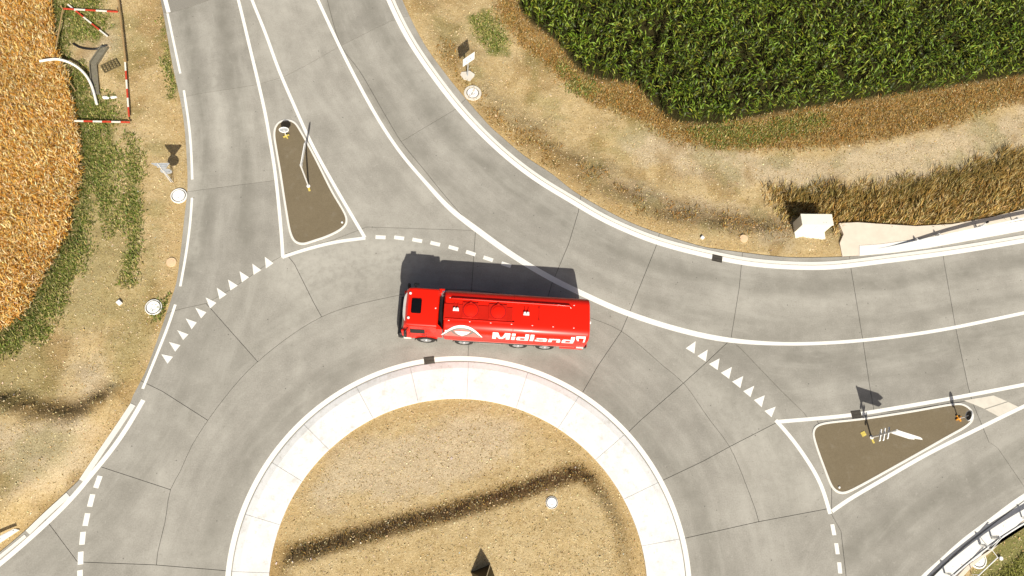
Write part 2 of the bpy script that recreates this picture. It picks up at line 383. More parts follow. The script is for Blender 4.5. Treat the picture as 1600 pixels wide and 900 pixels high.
# ------------------------------------------------------------------ zones (surveyed outlines of the planting)
WHEAT = GL([(-220,-120),(70,-120),(72,0),(82,65),(90,95),(100,120),(108,160),(115,200),(118,262),(110,307),(101,330),(101,363),(82,386),(62,425),(50,446),(37,475),(0,506),(-60,540),(-220,560)], .35)
CORN = GL([(770,-120),(800,-40),(808,2),(825,27),(850,45),(872,62),(890,87),(906,106),(930,116),(960,122),(990,126),(1008,140),(1022,160),(1040,178),(1066,187),(1130,190),(1200,176),(1275,163),(1425,141),(1600,114),(1800,80),(1950,50),(1950,-160)], .0)
GREEN = [GL(p) for p in (
    [(118,200),(150,205),(178,225),(184,245),(178,285),(178,350),(168,362),(158,340),(152,300),(140,290),(140,380),(124,420),(104,450),(84,500),(62,525),(0,556),(-120,590),(-120,540),(0,508),(40,472),(62,428),(82,390),(101,366),(103,335),(112,300),(118,262)],
    [(200,212),(208,222),(213,240),(217,290),(219,340),(215,368),(211,410),(203,440),(190,442),(198,410),(205,380),(197,345),(194,318),(203,290),(199,250)],
    [(70,-100),(160,-100),(158,10),(168,40),(150,58),(120,60),(105,55),(98,90),(84,90),(80,60),(72,0)],
    [(92,110),(125,100),(142,125),(152,158),(170,150),(180,185),(172,210),(150,214),(118,202),(108,160)],
    [(1085,196),(1200,184),(1290,170),(1300,184),(1200,214),(1120,217)], [(876,92),(905,113),(938,128),(925,142),(893,126)], [(735,20),(760,8),(790,42),(796,66),(770,72),(745,42)],
    [(255,30),(262,30),(274,120),(270,150),(262,110)], [(246,470),(262,466),(258,498),(244,500)],
    [(1600,806),(1562,846),(1532,886),(1500,915),(1480,1000),(1900,1000),(1900,640),(1750,720)])]
BROWN = GL([(775,-60),(798,-20),(820,30),(872,70),(910,115),(940,132),(1000,124),(1012,155),(1060,192),(1130,197),(1200,182),(1275,168),(1425,146),(1600,118),(1800,84),(1800,118),(1600,150),(1480,190),(1360,215),(1250,226),(1100,222),(1040,205),(1000,180),(930,155),(890,125),(845,85),(810,60),(780,20)])
BANK = GL([(1215,303),(1235,335),(1260,350),(1312,347),(1380,349),(1440,351),(1500,342),(1600,322),(1800,280),(1800,190),(1600,240),(1500,272),(1400,296),(1300,296),(1250,300)])
SWALE = GL([(700,60),(735,140),(775,180),(850,215),(930,262),(1010,305),(1100,325),(1200,338),(1235,350),(1225,365),(1120,352),(1030,342),(960,318),(900,290),(840,245),(780,200),(740,170),(690,90)])
GRAVEL = [GL(p) for p in ([(905,255),(960,275),(1040,292),(1130,310),(1210,335),(1180,352),(1080,345),(1000,330),(930,300)], [(1170,345),(1235,330),(1245,365),(1238,392),(1190,385)],
    [(1010,185),(1150,225),(1300,240),(1500,195),(1620,160),(1620,230),(1480,268),(1300,288),(1100,280),(960,220)], [(115,570),(165,560),(175,610),(140,640),(110,630)], [(90,660),(190,650),(120,750),(40,770),(-60,720),(-60,670)],
    [(520,690),(760,640),(850,670),(700,760),(500,800),(460,790)])]
GRAVEL.append(GL([(130,62),(168,50),(180,78),(150,100),(115,95)]))
CREST = GL([(440,884),(477,876.6),(585,846),(720,810),(832.5,776),(906.7,751)], .5)
PLATEAU = np.vstack([CREST, GL([(935,782),(958,830),(965,890),(955,1000),(900,1150),(700,1230),(500,1120),(430,980)], .5)])

# ------------------------------------------------------------------ terrain
def axis(a, b, step):
    fine = np.arange(a, b + 1e-6, step); ext = []
    d = step * 2; x = b
    while x < 2500: x += d; d *= 1.45; ext.append(x)
    ext2 = []; d = step * 2; x = a
    while x > -2500: x -= d; d *= 1.45; ext2.append(x)
    return np.r_[ext2[::-1], fine, ext]
GX, GY = axis(-27, 44, .2), axis(-4, 38, .2)
XX, YY = np.meshgrid(GX, GY, indexing='ij'); Q = np.c_[XX.ravel(), YY.ravel()]
near = (Q[:, 0] > -40) & (Q[:, 0] < 60) & (Q[:, 1] > -25) & (Q[:, 1] < 55)
H = np.full(len(Q), -.04); zone = np.zeros((len(Q), 3)); zone2 = np.zeros((len(Q), 3))
q = Q[near]
dr = sdist(q, ROADc)                                       # > 0 on the road
out = np.clip(-dr, 0, None)
h = -.05 + (fbm(q, 1.4, 3) - .5) * .16 * sstep(out, .25, 1.5) + (fbm(q, .5, 9) - .5) * .05 * sstep(out, .15, .6)
dPR = d_poly(q, PRw); rightside = inside(q, np.vstack([PRw, [[90, 90], [-5, 90]]]))
h -= np.where(rightside, .60 * sstep(dPR + (fbm(q, 3, 5) - .5) * 1.1, 1.2, 4.0), 0)
step_l = GL([(-150,640),(0,634),(60,648),(115,655),(150,640),(178,625)])
sl = inside(q, np.vstack([step_l, GL([(170,690),(110,760),(30,820),(-150,950),(-320,900)])]))
dl = d_poly(q, step_l) * np.where(sl, 1, -1)
h += .62 * sstep(dl + (fbm(q, .8, 15) - .5) * .7, -1.05, .50) * sstep(out, .2, 1.4) * sstep(-q[:, 0], 14.5, 16.5) - 0
h -= .22 * sstep(out, 3, 8) * np.where(q[:, 0] < -8, 1, 0)
# central island
rc = np.hypot(*(q - C0).T); thc = np.arctan2(q[:, 1] - C0[1], q[:, 0] - C0[0]); ri = ring_r(SI, thc)
isl = rc < ri + .45
spd = sdist(q, PLATEAU); dcr = d_poly(q, CREST)
other = d_poly(q, np.vstack([PLATEAU[5:], PLATEAU[:1]]))
wdt = np.where(dcr <= other + .1, .92, 2.2)
hi = .03 + (fbm(q, 1.1, 4) - .5) * .10 + (fbm(q, .35, 8) - .5) * .04 + .56 * sstep(spd + (fbm(q, 1.0, 6) - .5) * .16, -wdt, .10) * sstep(ri - rc, .35, 1.3)
h = np.where(isl, hi, np.where(dr > .15, -.3, h))
H[near] = h
# planting weights
nz = (fbm(q, 1.1, 11) - .5) * 1.6 + (fbm(q, .35, 14) - .5) * .8
g = .40 * sstep(fbm(q, 1.7, 33), .50, .68) * (~isl) * sstep(out, .5, 1.5)
for P in ([(135,290),(196,300),(204,430),(175,500),(90,525),(110,440)], [(-100,560),(60,540),(95,590),(70,640),(-100,640)], [(190,470),(262,450),(240,520),(215,590),(190,610),(170,560)]): g = np.maximum(g, .42 * sstep(sdist(q, GL(P)) + nz * 1.2, -.6, .5))
for P in GREEN: g = np.maximum(g, sstep(sdist(q, P) + nz * .9, -.25, .35))
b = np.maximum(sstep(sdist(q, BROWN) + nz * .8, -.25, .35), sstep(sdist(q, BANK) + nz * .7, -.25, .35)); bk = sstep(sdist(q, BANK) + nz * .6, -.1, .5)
b = np.maximum(b, .78 * sstep(sdist(q, SWALE) + nz * 1.1, -.9, .7)); b = np.maximum(b, sstep(sdist(q, CORN), -.9, -.3))
b = np.maximum(b, .75 * sstep(spd * -1 + 0, -.25, .1) * sstep(1.2 - np.abs(spd + .45), .3, .9) * isl * (.35 + .65 * (dcr < 1.1)))
weeds = .6 * sstep(fbm(q, 2.3, 21), .56, .72) * (q[:, 0] < -8) + .55 * sstep(fbm(q, 2.0, 25), .60, .74) * (q[:, 0] > -8)
b = np.maximum(b, weeds * (~isl)); b = np.maximum(b, .8 * sstep(1.0 - np.abs(dl + .35), .1, .8) * (q[:, 0] < -17))  # brown band along the left step paints in the shading of its slope
gr = np.zeros(len(q))
for P in GRAVEL: gr = np.maximum(gr, .85 * sstep(sdist(q, P) + nz * 1.1, -.5, .6))
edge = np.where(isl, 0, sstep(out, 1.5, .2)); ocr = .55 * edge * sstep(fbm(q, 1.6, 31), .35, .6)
zone[near] = np.c_[g, b, gr]
wf = sstep(sdist(q, WHEAT), -.2, .3); cf = sstep(sdist(q, CORN), -.1, .4)
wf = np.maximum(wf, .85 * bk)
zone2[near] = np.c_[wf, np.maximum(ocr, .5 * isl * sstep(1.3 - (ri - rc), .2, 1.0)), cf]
nx, ny = len(GX), len(GY)
idx = np.arange(nx * ny).reshape(nx, ny)
quads = np.stack([idx[:-1, :-1], idx[1:, :-1], idx[1:, 1:], idx[:-1, 1:]], -1).reshape(-1, 4)
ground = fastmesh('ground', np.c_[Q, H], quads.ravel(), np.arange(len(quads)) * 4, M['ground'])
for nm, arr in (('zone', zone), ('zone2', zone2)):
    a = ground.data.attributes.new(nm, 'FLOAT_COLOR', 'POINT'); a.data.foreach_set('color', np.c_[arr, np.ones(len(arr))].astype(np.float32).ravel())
ground.data.polygons.foreach_set('use_smooth', np.ones(len(quads), bool))
tag(ground, 'dry straw coloured verge soil around the concrete roundabout', kind='structure')
HG = H.reshape(nx, ny)
def hgt(P):
    P = np.atleast_2d(P); i = np.clip(np.searchsorted(GX, P[:, 0]) - 1, 0, nx - 2); j = np.clip(np.searchsorted(GY, P[:, 1]) - 1, 0, ny - 2)
    fx = (P[:, 0] - GX[i]) / (GX[i + 1] - GX[i]); fy = (P[:, 1] - GY[j]) / (GY[j + 1] - GY[j])
    return (HG[i, j] * (1 - fx) + HG[i + 1, j] * fx) * (1 - fy) + (HG[i, j + 1] * (1 - fx) + HG[i + 1, j + 1] * fx) * fy
def on(px, z=0.0):
    """world point of a photo pixel on the terrain"""
    for _ in range(4): p = G(px, z); z = float(hgt(p[:2])[0])
    return np.array([p[0], p[1], z])

# ------------------------------------------------------------------ road slabs
road = tag(empty('road'), 'concrete slab roadway of the roundabout and its arms', kind='structure')
ring_mid = [(190,1000),(225,945),(242.5,897.5),(246,865),(257.5,817.5),(266.7,764.4),(282,735.6),(300,695.6),(350,622.5),(402.5,565),(502.5,495),(600,466),(700,452),(820,466),(925,497.5),(971,517.5),(1037.5,572.5),(1068,598.5),(1106.7,653),(1140,698),(1166.7,760),(1185,813),(1188,846.7),(1195,900),(1195,990),(1170,1080)]
JOINTS = [
    ('s', ring_mid),
    ('l', [(556,604),(553,596),(502.5,495),(490,472.5),(460,412.5),(447,396)]),
    ('l', [(480,650),(473,642),(402.5,565),(322,474)]),
    ('l', [(418,717),(411,713),(325,657),(253,611),(222,596),(215,590)]),
    ('l', [(384,803),(372.5,798.7),(266,765),(162.5,731),(136,722)]),
    ('l', [(368,894),(345,891),(240,882.5),(121,878)]),
    ('l', [(60,800),(80,823),(121,878),(121,905),(110,1000)]),
    ('l', [(731,568),(732,540),(737,450),(743,360),(750,353),(819,273),(830,255)]),
    ('l', [(822,580),(829,560),(840,520),(862,444),(889,380),(904,330),(909,296)]),
    ('l', [(905,622),(911,612),(934,572),(971,517.5),(986,482),(1025,385),(1033,355)]),
    ('l', [(976,682),(984,673),(1000,657.5),(1068,598.5),(1105,565),(1142,530),(1155,450),(1158,418),(1161,385)]),
    ('l', [(1026,756),(1036.7,750),(1100,720),(1140,698),(1216,659),(1275,652)]),
    ('l', [(1060,843),(1070,841),(1186,815),(1293,795),(1299,803)]),
    ('l', [(1140,529),(1158.75,546),(1220,610),(1256,645),(1275,670)]),
    ('l', [(1326,390),(1330,422),(1347,524),(1359,604),(1366,645),(1372,760)]),
    ('l', [(1471,380),(1475,409),(1492.7,510),(1512.7,604),(1520,630),(1545,690),(1559,700),(1600,760),(1625,790)]),
    ('l', [(1372,700),(1395,730),(1409,744),(1500,844),(1515,865)]),
    ('l', [(1275,652),(1300,720),(1299,803),(1314,830),(1322,900),(1326,960),(1390,1010)]),
    ('s', [(420,-200),(471,-100),(505,-20),(533,71),(562,111),(598,173),(626.7,221),(660,262),(698,309),(743,357),(800,396),(877.8,444),(950,477),(1040,507),(1100,524),(1150,532.5),(1225,537),(1300,535.5),(1436,521),(1543,501),(1600,489),(1750,455),(1930,413)]),
    ('l', [(645,22),(608,34),(533,71),(480,101),(445,119),(430,124),(398,133),(309,146.7),(275,154)]),
    ('l', [(730,152),(711,171),(627,221),(591,242),(532,274),(500,292)]),
    ('l', [(500,340),(545,353),(573,354.5),(636,356.5),(743,360)]),
    ('l', [(285,300),(297.5,298.8),(360,290.5),(420,283),(445,279)]),
    ('l', [(255,494),(266,487),(290,481),(322,474),(360,452.5),(390,432.5),(412.5,416),(447,396)]),
    ('l', [(447,396),(442,399),(436,325),(422,222),(405,135),(390,72.5),(372.5,0),(346,-110),(325,-190)]),
    ('l', [(447,396),(520,375),(573,354.5)]),
    ('l', [(254,19.5),(244,20)]), ('l', [(244,19.5),(267,19.5),(293,12),(327,0),(355,-16),(384,-44)]),
    ('l', [(1366,645),(1420,640),(1520,625),(1600,601),(1930,500)]),
]
HOLE = ring(SO, -.30, 160)
seg_pts, seg_edges = [], []
def add_line(P, closed=False):
    b0 = len(seg_pts); seg_pts.extend([tuple(p) for p in P]); n = len(P)
    seg_edges.extend([(b0 + i, b0 + i + 1) for i in range(n - 1)])
    if closed: seg_edges.append((b0 + n - 1, b0))
ROADs = resample(np.vstack([ROAD, ROAD[:1]]), .5)[:-1]
add_line(ROADs, True); add_line(HOLE, True)
joint_w = []
for kd, P in JOINTS:
    W = GL(P); W = spline(W, .5) if kd == 's' else resample(W, .5)
    joint_w.append(W); add_line(W)
gs = .45
gx, gy = np.meshgrid(np.arange(-32, 56, gs), np.arange(-16, 44, gs)); gp = np.c_[gx.ravel(), gy.ravel()] + rng.uniform(-.04, .04, (gx.size, 2))
gp = gp[inside(gp, ROADc)]
allc = np.array(seg_pts); keep = np.ones(len(gp), bool)
for i in range(0, len(gp), 500): keep[i:i + 500] = (np.hypot(gp[i:i + 500, None, 0] - allc[None, :, 0], gp[i:i + 500, None, 1] - allc[None, :, 1]).min(1) > .27)
gp = gp[keep]
cdt = geometry.delaunay_2d_cdt([Vector(p) for p in seg_pts] + [Vector(p) for p in gp], seg_edges, [], 1, 1e-4)
CV = np.array([(v.x, v.y) for v in cdt[0]]); CE = cdt[1]; CF = [tuple(f) for f in cdt[2]]
con = {frozenset(e) for e, o in zip(CE, cdt[4]) if len(o)}
adj = {}
for fi, f in enumerate(CF):
    for a, b in zip(f, f[1:] + f[:1]): adj.setdefault(frozenset((a, b)), []).append(fi)
region = [-1] * len(CF); nreg = 0
for s in range(len(CF)):
    if region[s] >= 0: continue
    st = [s]; region[s] = nreg
    while st:
        f = st.pop(); fv = CF[f]
        for a, b in zip(fv, fv[1:] + fv[:1]):
            k = frozenset((a, b))
            if k in con: continue
            for o in adj[k]:
                if region[o] < 0: region[o] = nreg; st.append(o)
    nreg += 1
region = np.array(region)
TRACKS = [  # pixel lines of tyre wear, half width in m, strength
    ([(288,-20),(298,67),(306,120),(315,200),(322,290),(322,350),(300,430)], .34, .9),
    ([(340,-20),(358,89),(368,150),(378,220),(386,300),(380,380)], .36, .75),
    ([(560,-30),(600,60),(650,140),(716,222),(790,285),(880,345),(980,398),(1100,430),(1220,446),(1330,446),(1450,432),(1600,405),(1800,365)], .42, .75),
    ([(520,-20),(560,80),(615,180),(680,268),(760,335),(860,400),(980,455),(1100,492),(1240,508),(1380,500),(1500,483),(1650,455)], .36, .45),
    ([(1230,560),(1330,560),(1450,545),(1600,515),(1800,470)], .42, .65), ([(1240,590),(1330,592),(1450,580),(1600,550)], .3, .4),
    ([(1330,860),(1400,815),(1500,760),(1620,690),(1750,610)], .55, .75), ([(1340,930),(1430,850),(1540,780),(1700,690)], .45, .5),
    ([(1110,900),(1105,840),(1070,760),(1000,670),(930,605),(830,560)], .5, .6), ([(330,890),(345,800),(395,700),(480,610),(560,560)], .5, .55),
    ([(150,870),(190,780),(250,690),(320,610),(420,520),(520,450),(640,420)], .55, .35),
    ([(400,440),(360,500),(290,600),(220,720),(160,800),(60,880)], .6, .35), ([(1250,800),(1220,700),(1130,600),(1040,530)], .6, .25),
    ([(1060,530),(1140,550),(1200,580),(1240,620)], .4, .5), ([(760,470),(900,480),(1000,520)], .5, .2), ([(507,0),(541,75),(572,130),(607,185),(640,232)], .16, .7), ([(1130,522),(1230,529),(1330,526),(1440,513)], .14, .5), ([(1150,545),(1240,548),(1340,545)], .2, .5),
]
PALES = [([(455,500),(466,560),(480,640)], .12, .6), ([(232,620),(240,690),(252,780)], .12, .5), ([(262,40),(275,110),(292,200),(302,300),(300,400)], .3, .5), ([(325,40),(338,150),(350,260)], .22, .5),
         ([(460,425),(540,402),(640,398)], 1.1, .6), ([(480,470),(580,430)], .7, .4), ([(1180,640),(1230,760)], .9, .35), ([(1090,590),(1180,680)], .7, .35), ([(640,100),(720,190)], .5, .2), ([(480,330),(600,340)], .8, .3), ([(1060,470),(1300,475),(1500,455)], .35, .3), ([(260,880),(380,850)], .6, .3),([(420,60),(440,120)], .5, .3)]
_rr = np.abs(np.hypot(*(CV - C0).T) - 11.3) + 0.0
across = np.minimum(np.minimum(d_poly(CV, PRw), d_poly(CV, le)), np.minimum(d_poly(CV, se), _rr)) + (fbm(CV, 6, 47) - .5) * .5
wear = np.zeros(len(CV)); pale = np.zeros(len(CV))
jig = CV + np.c_[(fbm(CV, 1.5, 41) - .5), (fbm(CV, 1.5, 43) - .5)] * .5
for P, w_, s_ in TRACKS: wear = np.maximum(wear, s_ * np.exp(-(d_poly(jig, spline(GL(P), 1.0)) / w_) ** 2 * .6))
for P, w_, s_ in PALES: pale = np.maximum(pale, s_ * np.exp(-(d_poly(jig, spline(GL(P), .8)) / w_) ** 2 * .6))
GAPW = .012
hole_c = np.array([HOLE.mean(0)])
asph_pt = GL([(285, 4)]); zb_ = -.075
slab_n = 0
bedF = []
for r in range(nreg):
    fs = [CF[i] for i in np.where(region == r)[0]]
    cen = np.array([CV[list(f)].mean(0) for f in fs])
    area = sum(abs(np.cross(CV[f[1]] - CV[f[0]], CV[f[2]] - CV[f[0]])) / 2 for f in fs if len(f) == 3)
    if np.hypot(*(cen - hole_c).T).min() < 1.0: continue
    bedF += fs
    if area < .06: continue
    ids = sorted({v for f in fs for v in f}); mp = {v: i for i, v in enumerate(ids)}
    P = CV[ids].copy()
    edges = {}
    tri = []
    for f in fs:
        a = CV[list(f)]
        if np.cross(a[1] - a[0], a[2] - a[0]) < 0: f = f[::-1]
        tri.append(tuple(mp[v] for v in f))
        for x, y in zip(f, f[1:] + f[:1]): edges[(mp[x], mp[y])] = 1
    bnd = [(x, y) for (x, y) in edges if (y, x) not in edges]
    nrm = np.zeros((len(ids), 2)); cnt = np.zeros(len(ids))
    for x, y in bnd:
        t = P[y] - P[x]; L = np.hypot(*t)
        if L < 1e-7: continue
        n_ = np.array([-t[1], t[0]]) / L
        nrm[x] += n_; nrm[y] += n_; cnt[x] += 1; cnt[y] += 1
    k = cnt > 0; ln = np.maximum(np.hypot(*nrm[k].T), .5)
    mit = np.clip(2.0 / np.maximum(ln, .9), 1, 1.6)
    P[k] += nrm[k] / ln[:, None] * (GAPW * mit)[:, None]
    V = [(p[0], p[1], 0.0) for p in P]; F = list(tri)
    low = {}
    for x, y in bnd:
        for v in (x, y):
            if v not in low: low[v] = len(V); V.append((P[v][0], P[v][1], zb_))
        F.append((y, x, low[x], low[y]))
    mat = M['old_asphalt'] if r == region[int(np.argmin([np.hypot(*(CV[list(f)].mean(0) - asph_pt[0])) for f in CF]))] else M['road']
    o = pymesh('concrete_slab' if mat is M['road'] else 'asphalt_patch', V, F, mat, road)
    for nm, arr in (('wear', wear), ('pale', pale), ('across', across)):
        a = o.data.attributes.new(nm, 'FLOAT', 'POINT'); vals = np.zeros(len(V), np.float32); vals[:len(ids)] = arr[ids]; a.data.foreach_set('value', vals)
    slab_n += 1
pymesh('joint_bed', [(p[0], p[1], -.07) for p in CV], bedF, M['bed'], road)
print('slabs', slab_n, 'regions', nreg)

# ------------------------------------------------------------------ road markings, kerbs
ZP = .004
mark = road
wc = np.interp(np.arange(len(PCw)), *zip(*[(0, .19), (np.argmin(np.hypot(*(PCw - GL([(650,270)])[0]).T)), .19), (np.argmin(np.hypot(*(PCw - GL([(743,357)])[0]).T)), .34), (np.argmin(np.hypot(*(PCw - GL([(1120,528)])[0]).T)), .30), (np.argmin(np.hypot(*(PCw - GL([(1220,537)])[0]).T)), .19), (len(PCw) - 1, .19)]))
ribbon('lane_line', PCw, wc, ZP, M['paint'], mark)
ribbon('edge_line', PRw, .27, ZP, M['paint'], mark)
ribbon('kerb', offset(PRw, .265), .17, .03, M['kerb'], mark, .10)
def line(pts, w, name='edge_line', sm=True, z=ZP, mat='paint', h=0.0):
    W = GL(pts); W = relax(spline(W, .3), 3) if sm else resample(W, .5)
    return ribbon(name, W, w, z, M[mat], mark, h)
line([(349,-90),(360,-45),(372.5,0),(390,72.5),(405,135),(415,180),(422.5,222.5),(430,270),(436,325),(440,370),(442,402)], .18)
line([(361,-90),(377,-45),(393.8,0),(415,52.5),(435,107.5),(457.5,160),(487.5,226),(522.5,290),(550,337),(570,371)], .18)
line([(441,402),(462,394.5),(487.5,387),(525,378),(571,372)], .19, z=ZP + .002)
line([(1215,659),(1275,654),(1330,648.5),(1400,637.5),(1500,620),(1600,601),(1750,570),(1900,538)], .2)
line([(1300,799),(1320,784.5),(1375,752),(1450,709),(1525,671.5),(1597.5,636),(1700,590),(1850,545)], .19)
line([(1212,656.5),(1233,680),(1260,717),(1283,757),(1297,803)], .21, z=ZP + .002)
for P, w in (([(246,-50),(258.3,0),(263.5,19.5)], .24), ([(261.8,21),(271.6,67),(281.8,115)], .13), ([(287.3,141),(295.6,198),(298.7,235),(300.5,280.5)], .13), ([(300,309),(297.5,345),(291,395),(281.7,447.5)], .13), ([(274,475.8),(262.5,510),(242.5,560),(223,607.5)], .14),
             ([(224,625),(195.6,673),(166.7,713),(144,740),(122,767.5),(100,791.5),(76.4,814),(35.6,851),(0,881),(-60,928),(-140,985)], .23)): line(P, w)
line([(207.8,632),(182,671),(153,713),(127.8,751)], .27, 'kerb', mat='kerb', z=.02, h=.05)
line([(106.7,773),(76.4,800),(43.5,832)], .27, 'kerb', mat='kerb', z=.02, h=.05)
line([(40,837),(0,870),(-60,916)], .16, 'kerb', mat='kerb', z=.02, h=.05)
line([(1850,643),(1750,692),(1598.6,777),(1549,813.5),(1502,849),(1463.3,884.4),(1446,899),(1400,952)], .27)
# circulating lane edge line and the dashes
ro = ring(SO, -.125); ribbon('edge_line', np.vstack([ro, ro[:1]]), .25, ZP, M['paint'], mark)
def dash(c, nxt, L, w, name='line_dash'):
    a, b_ = GL([c])[0], GL([nxt])[0]; t = (b_ - a) / np.hypot(*(b_ - a)); ribbon(name, np.array([a - t * L / 2, a, a + t * L / 2]), w, ZP, M['paint'], mark)
D = [(594.6,370.7),(623.7,371.8),(652,375.6),(680,380.8),(708.4,387.6),(735.6,395.6),(762.8,404.4),(791,413.6),(820,423)]
for i in range(8): dash(D[i], D[i + 1], .55, .22)
D = [(1302,827.7),(1307.7,857.3),(1312,887.3),(1315,917),(1317,947)]
for i in range(4): dash(D[i], D[i + 1], .53, .21)
D = [(153,753),(142.5,782),(135,811.8),(129,841),(126,872),(125,901),(125,930)]
for i in range(6): dash(D[i], D[i + 1], .58, .25)
TRI = [[(855,5),(910,45),(862,78)],[(777,48),(833,88),(785,118)],[(697,95),(757,133),(712,165)],[(625,147),(687,185),(640,215)],[(555,198),(617,240),(572,270)],[(485,258),(553,293),(513,328)],[(420,322),(490,352),(457,390)],[(360,390),(430,415),(398,458)],[(307,463),(378,490),(345,525)],[(256,537),(328,557),(295,598)],[(208,613),(282,630),(247,673)]]
TRI = [[(200 + x / 4, 400 + y / 4) for x, y in t] for t in TRI]
TRI += [[(1000 + x / 4, 450 + y / 4) for x, y in t] for t in [[(285,377),(348,332),(340,410)],[(358,425),(423,385),(411,460)],[(430,475),(497,440),(485,513)],[(505,530),(574,493),(557,568)],[(575,585),(645,550),(627,626)],[(645,645),(714,610),(690,682)],[(711,700),(780,670),(760,745)],[(777,768),(848,741),(822,808)]]]
for t in TRI:
    W = GL(t); W = W.mean(0) + (W - W.mean(0)) * 1.0
    if np.cross(W[1] - W[0], W[2] - W[0]) < 0: W = W[::-1]
    pymesh('yield_triangle', [(p[0], p[1], ZP + .003) for p in W], [(0, 1, 2)], M['paint'], mark)
# pale refuge slabs at the nose of the east island
for poly in ([(1506,625.6),(1552,617.8),(1573.5,627),(1538,638.4)], [(1539.5,639.6),(1575,628),(1590.5,635.6),(1560,650.5)]):
    bm = bmesh.new(); prism(bm, GL(poly)[::-1], -.03, .012); bmobj('pale_slab', bm, M['patch'], mark)

# ------------------------------------------------------------------ apron
apron = tag(empty('island_apron', (0, 0, 0)), 'white concrete apron ring round the grassy central island', kind='structure')
jpx = [((367,893),(418,895)),((384,803),(435.6,820)),((424,722),(467,749)),((478,655),(508,706)),((556.7,603),(580,649)),((642,571),(651,624)),((731,563),(730,626)),((820,580),(810,640)),((902,622),(875.6,664)),((973,682),(933,715.6)),((1024,756.7),(977.8,777.8)),((1060,842),(1004,853)),]
ang = sorted(float(np.mean(np.arctan2(*(GL(p) - C0).T[::-1]))) for p in jpx)
ang = [a for a in ang]
more = np.linspace(ang[-1], ang[0] + 2 * math.pi, 15)
angs = ang + list(more[1:])
for a0, a1 in zip(angs[:-1], angs[1:]):
    g_ = .007 / 10.0; n = max(4, int((a1 - a0) / .035)); V, F = [], []
    prof = [(SO, -.305, -.05), (SO, -.305, .012), (SO, -.36, .030), (SO, -.66, .105), (SI, .05, .125), (SI, 0.0, .115), (SI, 0.0, -.05)]
    for k in range(n + 1):
        th = a0 + g_ + (a1 - a0 - 2 * g_) * k / n
        for s, dr_, z in prof: r = ring_r(s, th) + dr_; V.append((C0[0] + r * math.cos(th), C0[1] + r * math.sin(th), z))
    m = len(prof)
    for k in range(n):
        for j in range(m - 1): F.append((k * m + j, (k + 1) * m + j, (k + 1) * m + j + 1, k * m + j + 1))
    F.append(tuple(range(m))); F.append(tuple(n * m + j for j in range(m))[::-1])
    pymesh('apron_slab', V, F, M['apron'], apron)
V, F = [], []
A, B = ring(SO, -.24, 200), ring(SI, .02, 200)
for a, b_ in zip(A, B): V += [(a[0], a[1], -.028), (b_[0], b_[1], -.028)]
for k in range(200): F.append((2 * k, 2 * ((k + 1) % 200), 2 * ((k + 1) % 200) + 1, 2 * k + 1))
pymesh('joint_bed', V, F, M['patch'], apron)

# ------------------------------------------------------------------ traffic islands
def traffic_island(outline, label):
    P = spline(GL(outline), .12, True); P = P[::-1] if np.sum(P[:, 0] * np.roll(P[:, 1], -1) - np.roll(P[:, 0], -1) * P[:, 1]) < 0 else P
    for _ in range(3): P = P * .5 + (np.roll(P, 1, 0) + np.roll(P, -1, 0)) * .25
    T = np.roll(P, -1, 0) - np.roll(P, 1, 0); T /= np.hypot(*T.T)[:, None]; N = np.c_[-T[:, 1], T[:, 0]]
    e = tag(empty('traffic_island', (0, 0, 0)), label, kind='structure'); n = len(P); V, F = [], []
    prof = [(0.0, -.01), (0.0, .025), (.015, .036), (.105, .036), (.12, .02)]
    for d, z in prof: V += [(p[0], p[1], z) for p in P + N * d]
    for j in range(len(prof) - 1):
        for i in range(n): k = (i + 1) % n; F.append((j * n + i, j * n + k, (j + 1) * n + k, (j + 1) * n + i))
    pymesh('kerb', V, F, M['kerb'], e)
    bm = bmesh.new(); vs = [bm.verts.new((p[0], p[1], .026)) for p in P + N * .115]; bm.faces.new(vs); bmobj('paving', bm, M['asphalt'], e)
    return e
traffic_island([(445.8,186),(435,190),(429,198),(427,210),(430,232),(436,267),(445.8,330.6),(452.8,366),(459.7,379),(472,383),(490,378),(511,371),(533,360),(542.5,351),(543,340),(519.4,297),(491.7,241.7),(472,206),(463,192),(455,187)], 'long triangular asphalt traffic island with white kerb west of the bypass lane')
traffic_island([(1268.75,676),(1271.5,667),(1281,661.5),(1350,652.5),(1425,641),(1490,630),(1504,630),(1516,637),(1521.5,647),(1520.5,657),(1512,666),(1475,687.5),(1400,730),(1330,768),(1318,772.5),(1308,771),(1300,763.75),(1287.5,735)], 'wedge shaped asphalt traffic island with white kerb on the east arm')

